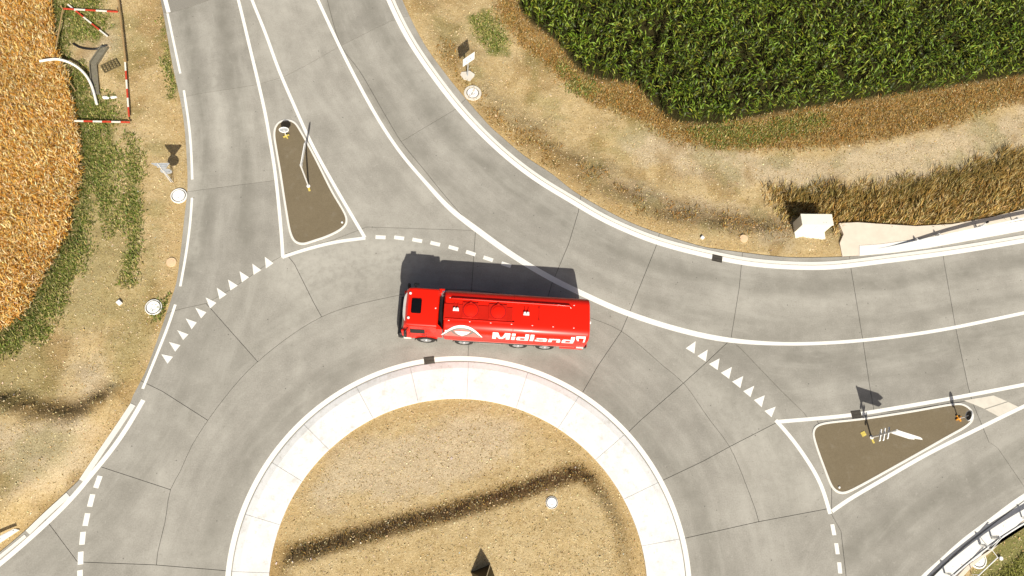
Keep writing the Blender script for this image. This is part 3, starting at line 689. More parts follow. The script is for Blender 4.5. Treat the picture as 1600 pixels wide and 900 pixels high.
# ------------------------------------------------------------------ tanker truck
hd = G((632, 530), .5) - G((916, 547), .5); hd[2] = 0; hd /= np.linalg.norm(hd)
lf = np.array([-hd[1], hd[0], 0]); TW = 1.13
org = G((916, 547), .5) - lf * TW; org[2] = 0
truck = tag(empty('tanker_truck', org, math.atan2(hd[1], hd[0])), 'red four axle tanker truck with white lettering driving round the central island', 'truck')
def tank_prof():
    """half-open outline (y, z) going up the left side, over the top and down the right side"""
    P = []; R, zt, zb = .56, 2.80, .86
    P += [(TW - .10, zb), (TW - .02, zb + .08), (TW, zb + .2), (TW, zt - R)]
    for k in range(1, 15): a = k / 15 * math.pi / 2; P.append((TW - R + R * math.cos(a), zt - R + R * math.sin(a)))
    P.append((TW - R, zt)); P.append((0.0, zt + .02))
    full = P + [(-y, z) for y, z in P[-2::-1]]
    return full
TP = tank_prof()
def loft(name, sections, mat, parent, smooth=True):
    """sections: list of (x, [(y, z)...]); closes the outline and caps the ends"""
    V, F = [], []; n = len(sections[0][1])
    for x, P in sections: V += [(x, y, z) for y, z in P]
    for s in range(len(sections) - 1):
        for i in range(n): k = (i + 1) % n; F.append((s * n + i, (s + 1) * n + i, (s + 1) * n + k, s * n + k))
    F.append(tuple(range(n))); F.append(tuple((len(sections) - 1) * n + i for i in range(n))[::-1])
    o = pymesh(name, V, F, mat, parent)
    if smooth:
        for p in o.data.polygons: p.use_smooth = len(p.vertices) == 4
        o.data.set_sharp_from_angle(angle=math.radians(35))
    return o
def shrink(P, d, c=(0, 1.85)): return [(c[0] + (y - c[0]) * (1 - d / 1.1), c[1] + (z - c[1]) * (1 - d / 1.0)) for y, z in P]
tank = loft('tank', [(.16, shrink(TP, .10)), (.20, shrink(TP, .02)), (.30, TP), (4.05, TP), (7.40, TP), (7.52, shrink(TP, .03)), (7.58, shrink(TP, .14))], M['red'], truck)
# seams
bm = bmesh.new()
for x in (4.06,):
    for (y0, z0), (y1, z1) in zip(TP[2:-2], TP[3:-2]):
        a = math.atan2(z1 - z0, y1 - y0); L = math.hypot(y1 - y0, z1 - z0); box(bm, (x, (y0 + y1) / 2, (z0 + z1) / 2), (.03, L, .012), rx=a)
bmobj('tank_seam', bm, M['red_deck'], tank)
truck.scale = (1, 1, .94)
# top deck: coaming rails, recessed walkway, hatches, valves
bm = bmesh.new(); box(bm, (5.85, .16, 2.835), (3.45, .86, .03), bev=.01); bmobj('walkway', bm, M['red_deck'], truck)
bm = bmesh.new(); box(bm, (5.75, .53, 2.86), (3.5, .05, .07), bev=.012); bmobj('coaming', bm, M['red'], truck)
bm = bmesh.new(); tube(bm, [(1.15, -.44, 2.83), (1.25, -.53, 2.90), (4.2, -.54, 2.90), (7.2, -.54, 2.90), (7.25, -.54, 2.83)], .045, 10); bmobj('coaming', bm, M['red'], truck, True)
for i, x in enumerate((6.24, 4.86)):
    bm = bmesh.new(); box(bm, (x + .02, .02, 2.865), (.92 if i else .80, .82, .03), bev=.01); hb = bmobj('hatch_plate', bm, M['red_deck'], truck)
    bm = bmesh.new(); cyl(bm, (x, 0, 2.905), .36, .07, seg=32, bev=.02); cyl(bm, (x, 0, 2.95), .27, .03, seg=28, bev=.01); bmobj('hatch_lid', bm, M['red'], hb, True)
    bm = bmesh.new(); cyl(bm, (x, 0, 2.882), .40, .02, seg=32); bmobj('hatch_gasket', bm, M['tail'], hb)
    for y, w_ in ((.385, .18), (-.385, .12)):
        bm = bmesh.new(); box(bm, (x, y, 2.915), (w_, .07, .05), bev=.01); bmobj('latch', bm, M['red_deck'], hb)
for x in (6.98, 3.43):
    bm = bmesh.new()
    for dx in (-.075, .075): cyl(bm, (x + dx, -.0, 2.90), .065, .16, seg=14, bev=.02)
    box(bm, (x, .06, 2.86), (.30, .07, .06), bev=.015); v = bmobj('vent_valve', bm, M['white'], truck)
    for dx in (-.075, .075): bm = bmesh.new(); tube(bm, [(x + dx, -.05, 2.87), (x + dx * 1.3, -.32, 2.87)], .018, 8); bmobj('vent_pipe', bm, M['red_deck'], v)
bm = bmesh.new(); box(bm, (2.78, -.02, 2.825), (.05, .62, .03), bev=.008); cyl(bm, (2.78, .30, 2.84), .05, .04, seg=12); cyl(bm, (2.78, -.33, 2.84), .06, .04, seg=12); bmobj('cross_bar', bm, M['red_deck'], truck)
for y in (.60, -.60):
    for x in np.arange(1.0, 7.4, 1.05):
        bm = bmesh.new(); box(bm, (x, y * 1.0, 2.80 + .004), (.07, .03, .03), bev=.008); bmobj('marker_lamp', bm, M['white'], truck)
# lower red skirt with bright trim, chassis
for s in (1, -1):
    bm = bmesh.new(); box(bm, (4.7, s * (TW - .03), .80), (4.3 if s > 0 else 4.3, .05, .16), bev=.015); bmobj('side_skirt', bm, M['chassis'], truck)
    bm = bmesh.new(); box(bm, (3.9, s * (TW + .012), 1.07), (6.4, .03, .06), bev=.008); bmobj('trim_strip', bm, M['pink'], truck)
for s in (1, -1):
    bm = bmesh.new(); box(bm, (.85, s * (TW - .04), .72), (1.2, .1, .3), bev=.02); bmobj('rear_skirt', bm, M['red'], truck)
bm = bmesh.new(); box(bm, (.42, TW + .0, .95), (.38, .05, .10), bev=.01); bmobj('reflector', bm, M['white'], truck)
bm = bmesh.new(); box(bm, (4.7, .40, .72), (9.2, .14, .28)); box(bm, (4.7, -.40, .72), (9.2, .14, .28))
for x in (.3, 1.6, 3.0, 4.6, 6.0, 7.6, 9.0): box(bm, (x, 0, .70), (.12, .8, .2))
bmobj('chassis', bm, M['chassis'], truck)
bm = bmesh.new(); box(bm, (.10, 0, .62), (.14, 2.1, .2), bev=.03); bmobj('rear_bumper', bm, M['black'], truck)
for s in (1, -1):
    bm = bmesh.new(); box(bm, (.03, s * .85, .66), (.04, .32, .13), bev=.01); bmobj('tail_lamp', bm, M['tail'], truck)
bm = bmesh.new(); box(bm, (.14, .16, 2.45), (.14, .12, .10), bev=.02); bmobj('beacon', bm, M['white'], truck)
for s in (1, -1):
    bm = bmesh.new(); box(bm, (5.1, s * (TW - .25), .62), (1.2, .42, .5), bev=.05); bmobj('fuel_tank', bm, M['alu'] if s > 0 else M['chassis'], truck)
# wheels
def wheel(x, s):
    bm = bmesh.new()
    prof = [(.30, -.15), (.45, -.155), (.49, -.12), (.50, 0.0), (.49, .12), (.45, .155), (.30, .15)]
    seg = 32; rings = [[bm.verts.new((x + r * math.cos(2 * math.pi * k / seg), s * (TW - .16) + w, .5 + r * math.sin(2 * math.pi * k / seg))) for k in range(seg)] for r, w in prof]
    for A, B in zip(rings, rings[1:]):
        for k in range(seg): bm.faces.new((A[k], A[(k + 1) % seg], B[(k + 1) % seg], B[k]))
    w = bmobj('wheel', bm, M['rubber'], truck, True)
    bm = bmesh.new(); cyl(bm, (x, s * (TW - .08), .5), .30, .14, 'Y', 28, bev=.03); cyl(bm, (x, s * (TW + .005), .5), .12, .08, 'Y', 18, bev=.02)
    for k in range(10): a = k * math.pi / 5; cyl(bm, (x + .2 * math.cos(a), s * (TW - .005), .5 + .2 * math.sin(a)), .02, .03, 'Y', 8)
    bmobj('rim', bm, M['alu'], w, False)
for x in (8.45, 6.47, 3.63, 2.22):
    for s in (1, -1):
        wheel(x, s)
        if x < 8:
            bm = bmesh.new(); n = 10
            pts = [(x + .58 * math.cos(math.pi * k / n), .52 + .56 * math.sin(math.pi * k / n)) for k in range(n + 1)]
            for (x0, z0), (x1, z1) in zip(pts, pts[1:]): box(bm, ((x0 + x1) / 2, s * (TW - .18), (z0 + z1) / 2), (math.hypot(x1 - x0, z1 - z0) * 1.04, .34, .02), ry=-math.atan2(z1 - z0, x1 - x0))
            bmobj('mudguard', bm, M['black'] if x > 4 else M['silver'], truck)
# cab
def cab_sec(w_lo, w_hi, z0, zt, R=.14):
    P = [(w_lo - .06, z0), (w_lo, z0 + .08), (w_lo, 1.35), (w_lo - .02, 1.75), (w_hi, zt - R)]
    for k in range(1, 6): a = k / 5 * math.pi / 2; P.append((w_hi - R + R * math.cos(a), zt - R + R * math.sin(a)))
    P.append((0.0, zt + .03)); return P + [(-y, z) for y, z in P[-2::-1]]
def front_cut(x_top, x_bot, sec, z0=.55, zt=2.9): return sec
cab = loft('cab', [(7.84, cab_sec(1.06, .98, .75, 2.82)), (7.90, cab_sec(1.09, 1.02, .72, 2.90)), (9.10, cab_sec(1.10, 1.02, .72, 2.92)), (9.36, cab_sec(1.10, 1.0, .55, 2.90)), (9.50, cab_sec(1.08, .95, .5, 2.72)), (9.60, cab_sec(1.04, .88, .5, 2.05)), (9.66, cab_sec(1.0, .85, .48, 1.45, .1)) ], M['red'], truck)
bm = bmesh.new(); box(bm, (9.57, 0, 2.16), (.05, 1.72, .86), ry=math.radians(-13), bev=.02); bmobj('windscreen', bm, M['glass'], cab)
bm = bmesh.new()
pts = [(9.42 + .20 * (1 - (y / .82) ** 4), y) for y in np.linspace(-.82, .82, 17)]
prism(bm, [(9.40, .84)] + [(9.40, -.84)] + pts, 2.70, 2.76); bmobj('sun_visor', bm, M['visor'], cab)
bm = bmesh.new(); box(bm, (9.72, 0, .78), (.40, 2.14, .62), bev=.12); bmobj('bumper', bm, M['black'], cab)
bm = bmesh.new(); box(bm, (9.66, 0, 1.32), (.06, 1.5, .40), bev=.02); bmobj('grille', bm, M['black'], cab)
for s in (1, -1):
    bm = bmesh.new(); box(bm, (9.86, s * .86, .80), (.14, .30, .22), bev=.04); bmobj('headlight', bm, M['cream'], cab)
    bm = bmesh.new(); box(bm, (9.40, s * 1.055, .74), (.40, .14, .18), bev=.03); bmobj('corner_step', bm, M['cream'], cab)
    bm = bmesh.new(); box(bm, (9.56, s * 1.03, 1.55), (.22, .12, .9), bev=.04); bmobj('corner_panel', bm, M['red'], cab)
    bm = bmesh.new(); box(bm, (8.85, s * 1.055, 2.08), (.74, .04, .62), rx=s * math.radians(3.5), bev=.02); d_ = bmobj('side_window', bm, M['glass'], cab)
    for x, z, h_ in ((8.40, 1.55, 1.3), (9.25, 1.4, 1.1)):
        bm = bmesh.new(); box(bm, (x, s * 1.105, z), (.02, .012, h_)); bmobj('door_gap', bm, M['black'], cab)
    bm = bmesh.new(); box(bm, (8.55, s * 1.115, 1.55), (.2, .03, .04), bev=.008); bmobj('door_handle', bm, M['black'], cab)
    bm = bmesh.new(); tube(bm, [(9.30, s * 1.0, 2.55), (9.42, s * 1.2, 2.56), (9.44, s * 1.3, 2.5)], .025, 8); box(bm, (9.44, s * 1.25, 2.20), (.14, .22, .50), bev=.04); box(bm, (9.44, s * 1.24, 1.84), (.13, .20, .2), bev=.03)
    bmobj('mirror', bm, M['black'], cab)
    bm = bmesh.new(); prism(bm, [(7.84, s * .80), (7.62, s * 1.02), (7.60, s * 1.07), (7.90, s * 1.06)][::s], 1.1, 2.72); bmobj('wind_deflector', bm, M['red'], cab)
    bm = bmesh.new(); n = 12
    pts = [(8.45 + .57 * math.cos(math.pi * k / n), .50 + .58 * math.sin(math.pi * k / n)) for k in range(n + 1)]
    for (x0, z0), (x1, z1) in zip(pts, pts[1:]): box(bm, ((x0 + x1) / 2, s * (TW - .10), (z0 + z1) / 2), (math.hypot(x1 - x0, z1 - z0) * 1.05, .24, .03), ry=-math.atan2(z1 - z0, x1 - x0))
    bmobj('wheel_arch', bm, M['black'], cab)
bm = bmesh.new(); tube(bm, [(9.05, -1.0, 2.62), (9.1, -1.22, 2.72), (9.05, -1.30, 2.6)], .022, 8); box(bm, (9.05, -1.24, 2.66), (.28, .16, .05), bev=.02); bmobj('kerb_mirror', bm, M['black'], cab)
bm = bmesh.new(); box(bm, (8.95, 0, 2.955), (.50, .74, .03), bev=.06); bmobj('roof_hatch', bm, M['glass'], cab)
for y in (.62, -.66):
    bm = bmesh.new(); cyl(bm, (9.30, y, 2.945), .065, .07, seg=16, bev=.02); bmobj('roof_lamp', bm, M['white'], cab)
bm = bmesh.new(); cyl(bm, (7.99, 0.05, 2.945), .03, .05, seg=10); bmobj('antenna', bm, M['white'], cab)
bm = bmesh.new(); box(bm, (7.72, 0, 1.5), (.18, 1.9, 1.6)); bmobj('rear_frame', bm, M['black'], truck)
bm = bmesh.new(); tube(bm, [(7.70, -.86, 1.2), (7.70, -.86, 2.55), (7.66, -.95, 2.72)], .075, 14); bmobj('exhaust_stack', bm, M['alu'], truck, True)
for z in (1.0, 1.4, 1.8): pass
for hp_ in ([(7.70, .80, 2.3), (7.55, .62, 2.0), (7.72, .5, 1.6)], [(7.70, .95, 2.2), (7.62, .8, 1.9), (7.7, .7, 1.5)]): bm = bmesh.new(); tube(bm, hp_, .03, 8); bmobj('air_hose', bm, M['tail'], truck)
# writing and emblem, laid over the left side and the shoulder of the tank
def side_pt(u, v, proud):
    """u = metres along the side from the rear, v = metres up the side from z=.95"""
    zt, R = 2.80, .56; z1 = zt - R; s = .95 + v
    if s <= z1: return (u, TW + proud, s)
    a = (s - z1) / R
    if a < math.pi / 2: return (u, TW - R + (R + proud) * math.cos(a), z1 + (R + proud) * math.sin(a))
    return (u, TW - R - (s - z1 - R * math.pi / 2), zt + proud)
def side_mesh(name, bm, mat, proud, parent, flip=None):
    bmesh.ops.triangulate(bm, faces=bm.faces)
    for _ in range(4):
        es = [e for e in bm.edges if e.calc_length() > .09]
        if es: bmesh.ops.subdivide_edges(bm, edges=es, cuts=1)
        bmesh.ops.triangulate(bm, faces=bm.faces)
    for v in bm.verts: v.co = side_pt(v.co.x, v.co.y, proud)
    return bmobj(name, bm, mat, parent)
RECTS = {'i': [(0, 0, .25, .72), (0, .81, .25, 1)], 'l': [(0, 0, .25, 1)],
         'd': [(.56, 0, .81, 1), (.06, .56, .56, .73), (.06, -.01, .56, .16), (0, .06, .06, .66), (.06, .16, .25, .56)],
         'a': [(.56, 0, .81, .66), (.08, .58, .74, .73), (.10, .30, .56, .44), (0, .05, .10, .38), (.10, .14, .25, .30), (.06, -.01, .56, .14)],
         'n': [(0, 0, .25, .72), (.25, .55, .75, .73), (.56, 0, .81, .55)]}
MPOLY = [[(0, 0), (.26, 0), (.26, 1), (0, 1)], [(.92, 0), (1.18, 0), (1.18, 1), (.92, 1)], [(.26, .62), (.47, .06), (.59, .06), (.59, .40), (.36, 1), (.26, 1)], [(.59, .06), (.71, .06), (.92, .62), (.92, 1), (.82, 1), (.59, .40)]]
U0, U1, V0, V1 = 5.06, .90, .84, 1.66
glyphs, cx_ = [], 0.0
for ch in 'Midland':
    polys = MPOLY if ch == 'M' else [[(a, b), (c, b), (c, d), (a, d)] for a, b, c, d in RECTS[ch]]
    glyphs += [[(x + cx_, y) for x, y in p] for p in polys]
    cx_ += (1.18 if ch == 'M' else .25 if ch in 'il' else .81) + .10
cx_ -= .10
bm = bmesh.new()
for p in glyphs: bm.faces.new([bm.verts.new((U0 + x / cx_ * (U1 - U0), V0 + y * (V1 - V0), 0)) for x, y in p])
side_mesh('lettering', bm, M['white'], .012, tank)
def upoly(pts):
    bm = bmesh.new(); bm.faces.new([bm.verts.new((x, y, 0)) for x, y in pts]); return bm
def arc(cx, cy, rx, ry, a0, a1, n=28): return [(cx + rx * math.cos(a0 + (a1 - a0) * k / n), cy + ry * math.sin(a0 + (a1 - a0) * k / n)) for k in range(n + 1)]
def band(cx, cy, rx, ry, t0, t1, n=28):
    bm = bmesh.new(); O_, I_ = arc(cx, cy, rx, ry, .12, math.pi - .12, n), arc(cx, cy, rx - t0, ry - t1, .12, math.pi - .12, n)
    vo = [bm.verts.new((*p, 0)) for p in O_]; vi = [bm.verts.new((*p, 0)) for p in I_]
    for k in range(n): bm.faces.new((vo[k], vo[k + 1], vi[k + 1], vi[k]))
    return bm
EC, EV = 6.60, .86
side_mesh('emblem_field', upoly(arc(EC, EV, .95, .95, 0.02, math.pi - .02)), M['pink'], .009, tank)
side_mesh('emblem_arc', band(EC, EV, 1.06, 1.08, .08, .11), M['white'], .018, tank)
side_mesh('emblem_rim', band(EC, EV, .98, .97, .07, .10), M['silver'], .015, tank)
side_mesh('emblem_wedge', upoly([(EC + .38, EV + .74), (EC - .40, EV + .74), (EC + .0, EV + .14)]), M['white'], .017, tank)
side_mesh('emblem_wedge', upoly([(EC + .44, EV + .74), (EC + .05, EV + .13), (EC + .13, EV + .10), (EC + .54, EV + .68)]), M['silver'], .013, tank)
side_mesh('emblem_wedge', upoly([(EC - .46, EV + .74), (EC - .56, EV + .68), (EC - .13, EV + .10), (EC - .05, EV + .13)]), M['silver'], .013, tank)
for pts in ([(.84, 1.72), (.36, 1.74), (.36, 1.62), (.84, 1.60)], [(.44, 1.615), (.36, 1.615), (.36, 1.15), (.44, 1.18)], [(.84, 1.59), (.72, 1.59), (.66, 1.36), (.74, 1.36)]): side_mesh('rear_mark', upoly(pts), M['white'], .012, tank)
for pts in ([(7.46, 1.62), (7.18, 1.64), (7.18, 1.54), (7.38, 1.53), (7.38, 1.2), (7.46, 1.18)],): side_mesh('front_mark', upoly(pts), M['white'], .012, tank)

# ------------------------------------------------------------------ street furniture
def post(bm, p0, p1, r=.03, seg=10): tube(bm, [p0, p1], r, seg)
def plate(bm, poly, o, ux, t=.02):
    """flat plate: poly in (u, z) metres, u along the horizontal unit vector ux, thickness t"""
    n_ = np.array([-ux[1], ux[0]]); a = []; b_ = []
    for u, z in poly:
        p = np.array(o[:2]) + np.array(ux) * u
        a.append(bm.verts.new((*(p + n_ * t / 2), z))); b_.append(bm.verts.new((*(p - n_ * t / 2), z)))
    bm.faces.new(a); bm.faces.new(b_[::-1]); n = len(a)
    for i in range(n): bm.faces.new((a[i], b_[i], b_[(i + 1) % n], a[(i + 1) % n]))
def disc(r, zc, n=28): return [(r * math.cos(2 * math.pi * k / n), zc + r * math.sin(2 * math.pi * k / n)) for k in range(n)]

# direction signs
def direction_sign(px, ux, length, label, fins=True):
    b0 = G(px, .026); ux = np.array(ux) / np.hypot(*ux); uy = np.array([-ux[1], ux[0]])
    e = tag(empty('direction_sign', b0), label, 'direction sign', 'arrow direction signs on the traffic islands')
    bm = bmesh.new(); post(bm, (0, 0, 0), (0, 0, 2.52), .045, 14); bmobj('pole', bm, M['steel'], e, True)
    for z0, z1, L in (((2.16, 2.50, length), (1.80, 2.13, length * .86)) if fins else ((2.20, 2.50, length),)):
        zm = (z0 + z1) / 2; bm = bmesh.new(); plate(bm, [(.06, z0), (L * .84, z0), (L, zm), (L * .84, z1), (.06, z1)], (*(uy * .0), 0), ux, .045); bmobj('arrow_board', bm, M['white'], e)
        bm = bmesh.new(); box(bm, (ux[0] * .06, ux[1] * .06, zm), (.10, .12, .08), math.atan2(ux[1], ux[0])); bmobj('clamp', bm, M['steel'], e)
    if fins:
        for z, L, s in ((.85, .56, -1), (1.22, .60, -1), (1.62, .54, -1)):
            bm = bmesh.new(); plate(bm, [(-.30, z), (L * .52, z), (L * .62, z + .06), (L * .52, z + .12), (-.30, z + .12)], (0, 0, 0), uy * -1, .05); bmobj('arrow_board', bm, M['white'], e)
    bm = bmesh.new(); cyl(bm, (0, 0, .03), .10, .06, seg=18, bev=.015); bmobj('foot_flange', bm, M['white'], e)
    bm = bmesh.new(); c_ = np.array([.05, -.20]); box(bm, (c_[0], c_[1], .012), (.11, .22, .024), .3, .008); bmobj('ground_sleeve', bm, M['yellow'], e)
    return e
dA = G((1440, 684), 2.0) - G((1399, 671), 2.0)
direction_sign((1361.5, 683.5), (dA[0], dA[1]), 1.42, 'white arrow direction sign on the east island casting a flag shaped shadow')
direction_sign((482, 291), (.10, 1.0), 1.55, 'white arrow direction sign seen edge on amid the long west island', fins=False)
bm = bmesh.new(); box(bm, (0, 0, .011), (.26, .24, .022), .4, .008); o = bmobj('socket_cover', bm, M['yellow']); o.location = G((1349, 678), .026); tag(o, 'small yellow ground socket cover left of the arrow sign on the east island', 'socket cover')

# keep-right discs with coloured feet
def keep_sign(px, ux, label, foot, zc, r):
    b0 = G(px, .026); ux = np.array(ux, float); ux /= np.hypot(*ux)
    e = tag(empty('keep_right_sign', b0), label, 'traffic sign')
    bm = bmesh.new(); post(bm, (0, 0, 0), (0, 0, zc), .03); bmobj('post', bm, M['steel'], e)
    bm = bmesh.new(); plate(bm, disc(r, zc), (0, 0, 0), ux, .03); bmobj('disc', bm, M['grey' if foot == 'yellow' else 'black'], e)
    n_ = np.array([-ux[1], ux[0]])
    V, F = [], []; N = 32
    for k in range(N):
        a = 2 * math.pi * k / N
        for rr, dn in ((r + .005, -.035), (r + .03, 0.0), (r + .005, .035), (r - .05, 0.0)):
            p = ux * rr * math.cos(a) + n_ * dn; V.append((p[0], p[1], zc + rr * math.sin(a)))
    for k in range(N):
        for j in range(4): F.append((k * 4 + j, ((k + 1) % N) * 4 + j, ((k + 1) % N) * 4 + (j + 1) % 4, k * 4 + (j + 1) % 4))
    pymesh('rim', V, F, M['white'], e, True)
    bm = bmesh.new()
    for k in range(4):
        a = k * math.pi / 2 + .5; box(bm, (.11 * math.cos(a), .11 * math.sin(a), .05), (.15, .08, .10), a, .02)
    cyl(bm, (0, 0, .06), .09, .12, seg=14, bev=.02); bmobj('foot', bm, M[foot], e)
keep_sign((447.5, 213), (1, .12), 'small round sign with yellow foot at the rounded tip of the west island', 'yellow', .72, .25)
keep_sign((1497, 654), (.25, 1), 'small round sign with orange foot at the rounded tip of the east island', 'orange', .95, .27)
for px, lab in (((534.6, 347.5), 'small white reflector stud in the south east corner of the west island'), ((1311.3, 761.5), 'small white reflector stud in the lower corner of the east island')):
    bm = bmesh.new(); cyl(bm, (0, 0, .025), .065, .05, seg=16, r2=.045, bev=.01); o = bmobj('reflector_stud', bm, M['white']); o.location = G(px, .026); tag(o, lab, 'reflector stud', 'white studs on the island corners')

# yield + roundabout sign on the left verge (seen from behind)
p0 = on((268, 284.5)); e = tag(empty('yield_sign', p0), 'grey backed triangular sign above a round one on the left verge beside a manhole', 'traffic sign')
bm = bmesh.new(); post(bm, (-.02, 0, 0), (-.02, 0, 2.15), .032); post(bm, (.10, -.02, 0), (.03, 0, 1.35), .018); bmobj('post', bm, M['steel'], e)
bm = bmesh.new(); plate(bm, [(-.46, 2.12), (.42, 2.10), (.46, 2.05), (.03, 1.42), (-.03, 1.42), (-.46, 2.05)], (.10, .05), (1, .04), .02); bmobj('triangle_plate', bm, M['grey'], e)
bm = bmesh.new(); plate(bm, disc(.30, 1.20), (.10, .05), (1, .04), .02); bmobj('round_plate', bm, M['grey'], e)
for z, w_ in ((1.75, .5), (1.95, .6), (1.22, .42)): bm = bmesh.new(); box(bm, (.08, .0, z), (w_, .03, .05)); bmobj('bracket', bm, M['grey'], e)
# white board on the upper verge
p0 = on((730.5, 119)); e = tag(empty('verge_sign', p0), 'blank white rectangular board on a post with pale concrete footing, above the outer bend', 'traffic sign')
bm = bmesh.new(); post(bm, (0, 0, 0), (0, 0, 1.95), .035); bmobj('post', bm, M['grey'], e)
dv = np.array([17, 14.0]); dv /= np.hypot(*dv); bm = bmesh.new(); plate(bm, [(-.43, 1.42), (.43, 1.42), (.43, 2.08), (-.43, 2.08)], (.03, -.05), dv, .03); bd = bmobj('board', bm, M['white'], e)
for q_ in ((-.09, -.17, 1.74), (.12, -.0, 1.78)): bm = bmesh.new(); box(bm, q_, (.035, .03, .06), math.atan2(dv[1], dv[0])); bmobj('bolt', bm, M['black'], bd)
bm = bmesh.new(); pts = [(math.cos(a) * (.40 + .07 * math.sin(3 * a)), math.sin(a) * (.33 + .05 * math.cos(5 * a))) for a in np.linspace(0, 2 * math.pi, 22)[:-1]]; prism(bm, pts, -.1, .06); bmobj('footing', bm, M['patch'], e)

# manholes
def manhole(px, r, rc, label, lid='lid', z=.05, sq=False, collar='lid'):
    p = on(px); e = tag(empty('manhole', p), label, 'manhole cover', 'round concrete manholes on the verges')
    bm = bmesh.new(); n = 36
    A = [(math.cos(2 * math.pi * k / n), math.sin(2 * math.pi * k / n)) for k in range(n)]
    prof = [(rc, -.12), (rc, z - .02), (rc - .02, z), (r + .055, z), (r + .05, z - .05)]
    rows = [[bm.verts.new((c * q_, s * q_, zz)) for c, s in A] for q_, zz in prof]
    for a, b_ in zip(rows, rows[1:]):
        for k in range(n): bm.faces.new((a[k], a[(k + 1) % n], b_[(k + 1) % n], b_[k]))
    bmobj('collar', bm, M[collar], e)
    bm = bmesh.new(); cyl(bm, (0, 0, z - .06), r + .054, .03, seg=n); bmobj('seat_ring', bm, M['bed'], e)
    bm = bmesh.new(); cyl(bm, (0, 0, z - .015), r, .05, seg=n, bev=.008); cv = bmobj('lid', bm, M[lid], e)
    bm = bmesh.new(); box(bm, (r * .02, -r * .45, z + .012), (.09, .03, .006)); bmobj('lifting_slot', bm, M['grey'], cv)
    return e
manhole((280, 306.5), .33, .44, 'round white manhole on the left verge just below the triangular sign', z=.10)
manhole((240.5, 480.5), .33, .43, 'round white manhole on the left verge beside the yield triangles', z=.10)
manhole((738.5, 145.5), .32, .52, 'round white manhole in a pale concrete collar below the white board', z=.05, collar='patch')
manhole((862, 785.5), .24, .30, 'round white manhole on the central island plateau below the dark bank', z=.08)
manhole((1527, 874), .34, .46, 'round white manhole beside the guardrail in the lower right corner', z=.08)
def small_lid(px, r, mat, label):
    p = on(px); bm = bmesh.new(); cyl(bm, (0, 0, .0), r, .12, seg=26, bev=.015); cyl(bm, (0, 0, .065), r * .55, .01, seg=20); o = bmobj('valve_lid', bm, M[mat]); o.location = p; return tag(o, label, 'valve lid')
small_lid((268, 410), .26, 'lid_peach', 'flat peach coloured round valve lid on the left verge')
small_lid((1161.8, 373), .24, 'lid_peach', 'flat pale round valve lid beside the upper kerb left of the cabinet')
def stone(px, s, label):
    p = on(px); bm = bmesh.new(); box(bm, (0, 0, .05), (s, s * 1.1, .2), .8, .025); o = bmobj('marker_stone', bm, M['lid']); o.location = p; return tag(o, label, 'marker stone')
stone((187, 473.5), .22, 'small square white marker stone left of the lower left manhole')
stone((1097, 372), .17, 'small white marker stone beside the upper kerb near the drain')

# drains
def drain(px, t, L, w, label, z=.0):
    c = G(px, z); e = tag(empty('drain_grate', (c[0], c[1], .006 + z), math.atan2(t[1], t[0])), label, 'drain grate', 'iron drain grates set in the edge lines')
    bm = bmesh.new()
    for s in (-1, 1): box(bm, (0, s * (w / 2 - .02), .006), (L, .04, .014)); box(bm, (s * (L / 2 - .02), 0, .005), (.04, w - .08, .014))
    bmobj('frame', bm, M['iron'], e)
    n = 7; bm = bmesh.new()
    for k in range(n): x = -L / 2 + .06 + (L - .12) * (k + .5) / n; box(bm, (x, 0, .004), ((L - .12) / n * .55, w - .085, .01))
    box(bm, (0, 0, .003), (L - .09, .03, .009)); tag(bmobj('bars', bm, M['iron'], e), kind='stuff')
    bm = bmesh.new(); box(bm, (0, 0, -.0005), (L - .01, w - .01, .004)); bmobj('gully', bm, M['bed'], e)
tg = lambda a, b_: (GL([b_])[0] - GL([a])[0])
drain((670.7, 563.8), tg((655, 566), (686, 562)), .55, .43, 'dark iron drain grate on the central island edge line below the truck cab')
drain((1120.5, 404), tg((1105, 400), (1136, 407)), .58, .40, 'dark iron drain grate on the upper edge line left of the white cabinet')
drain((1338, 648), tg((1320, 650), (1356, 646)), .55, .43, 'dark iron drain grate on the line above the east island')

# cabinet
c = on((1268, 358)); e = tag(empty('utility_cabinet', c, .0), 'cream roadside utility cabinet on a concrete plinth at the edge of the dry grass', 'cabinet')
b0 = G((1243.5, 380), -.2); b1 = G((1290.5, 380), -.2); wd = (b1 - b0)[0]
def loc(v): return (v[0] - c[0], v[1] - c[1])
z0 = float(c[2])
bm = bmesh.new(); x0, y0 = loc(b0); prism(bm, [(x0, y0), (x0 + wd, y0), (x0 + wd, y0 + .72), (x0, y0 + .72)], -.3, .20); bmobj('plinth', bm, M['cream'], e)
bm = bmesh.new(); box(bm, (x0 + wd / 2, y0 + .98, .70), (wd - .02, .62, 1.12), bev=.012); body = bmobj('body', bm, M['cream'], e)
bm = bmesh.new(); box(bm, (x0 + wd / 2, y0 + .985, 1.285), (wd + .05, .70, .05), bev=.015); bmobj('lid', bm, M['cream'], e)
for k in (0, 1):
    bm = bmesh.new(); box(bm, (x0 + wd * (.26 + .48 * k), y0 + .665, .70), (wd * .44, .012, 1.0), bev=.004); bmobj('door', bm, M['cream'], e)
for k in (.70, .78):
    bm = bmesh.new(); cyl(bm, (x0 + wd * k, y0 + .80, 1.315), .022, .02, seg=10); bmobj('lid_bolt', bm, M['grey'], e)
p = on((1307.5, 349)); bm = bmesh.new(); box(bm, (0, 0, .42), (.05, .05, .85), .4, .006, math.radians(4)); o = bmobj('wooden_stake', bm, M['wood']); o.location = p; tag(o, 'reddish wooden stake standing just right of the cream cabinet', 'stake')

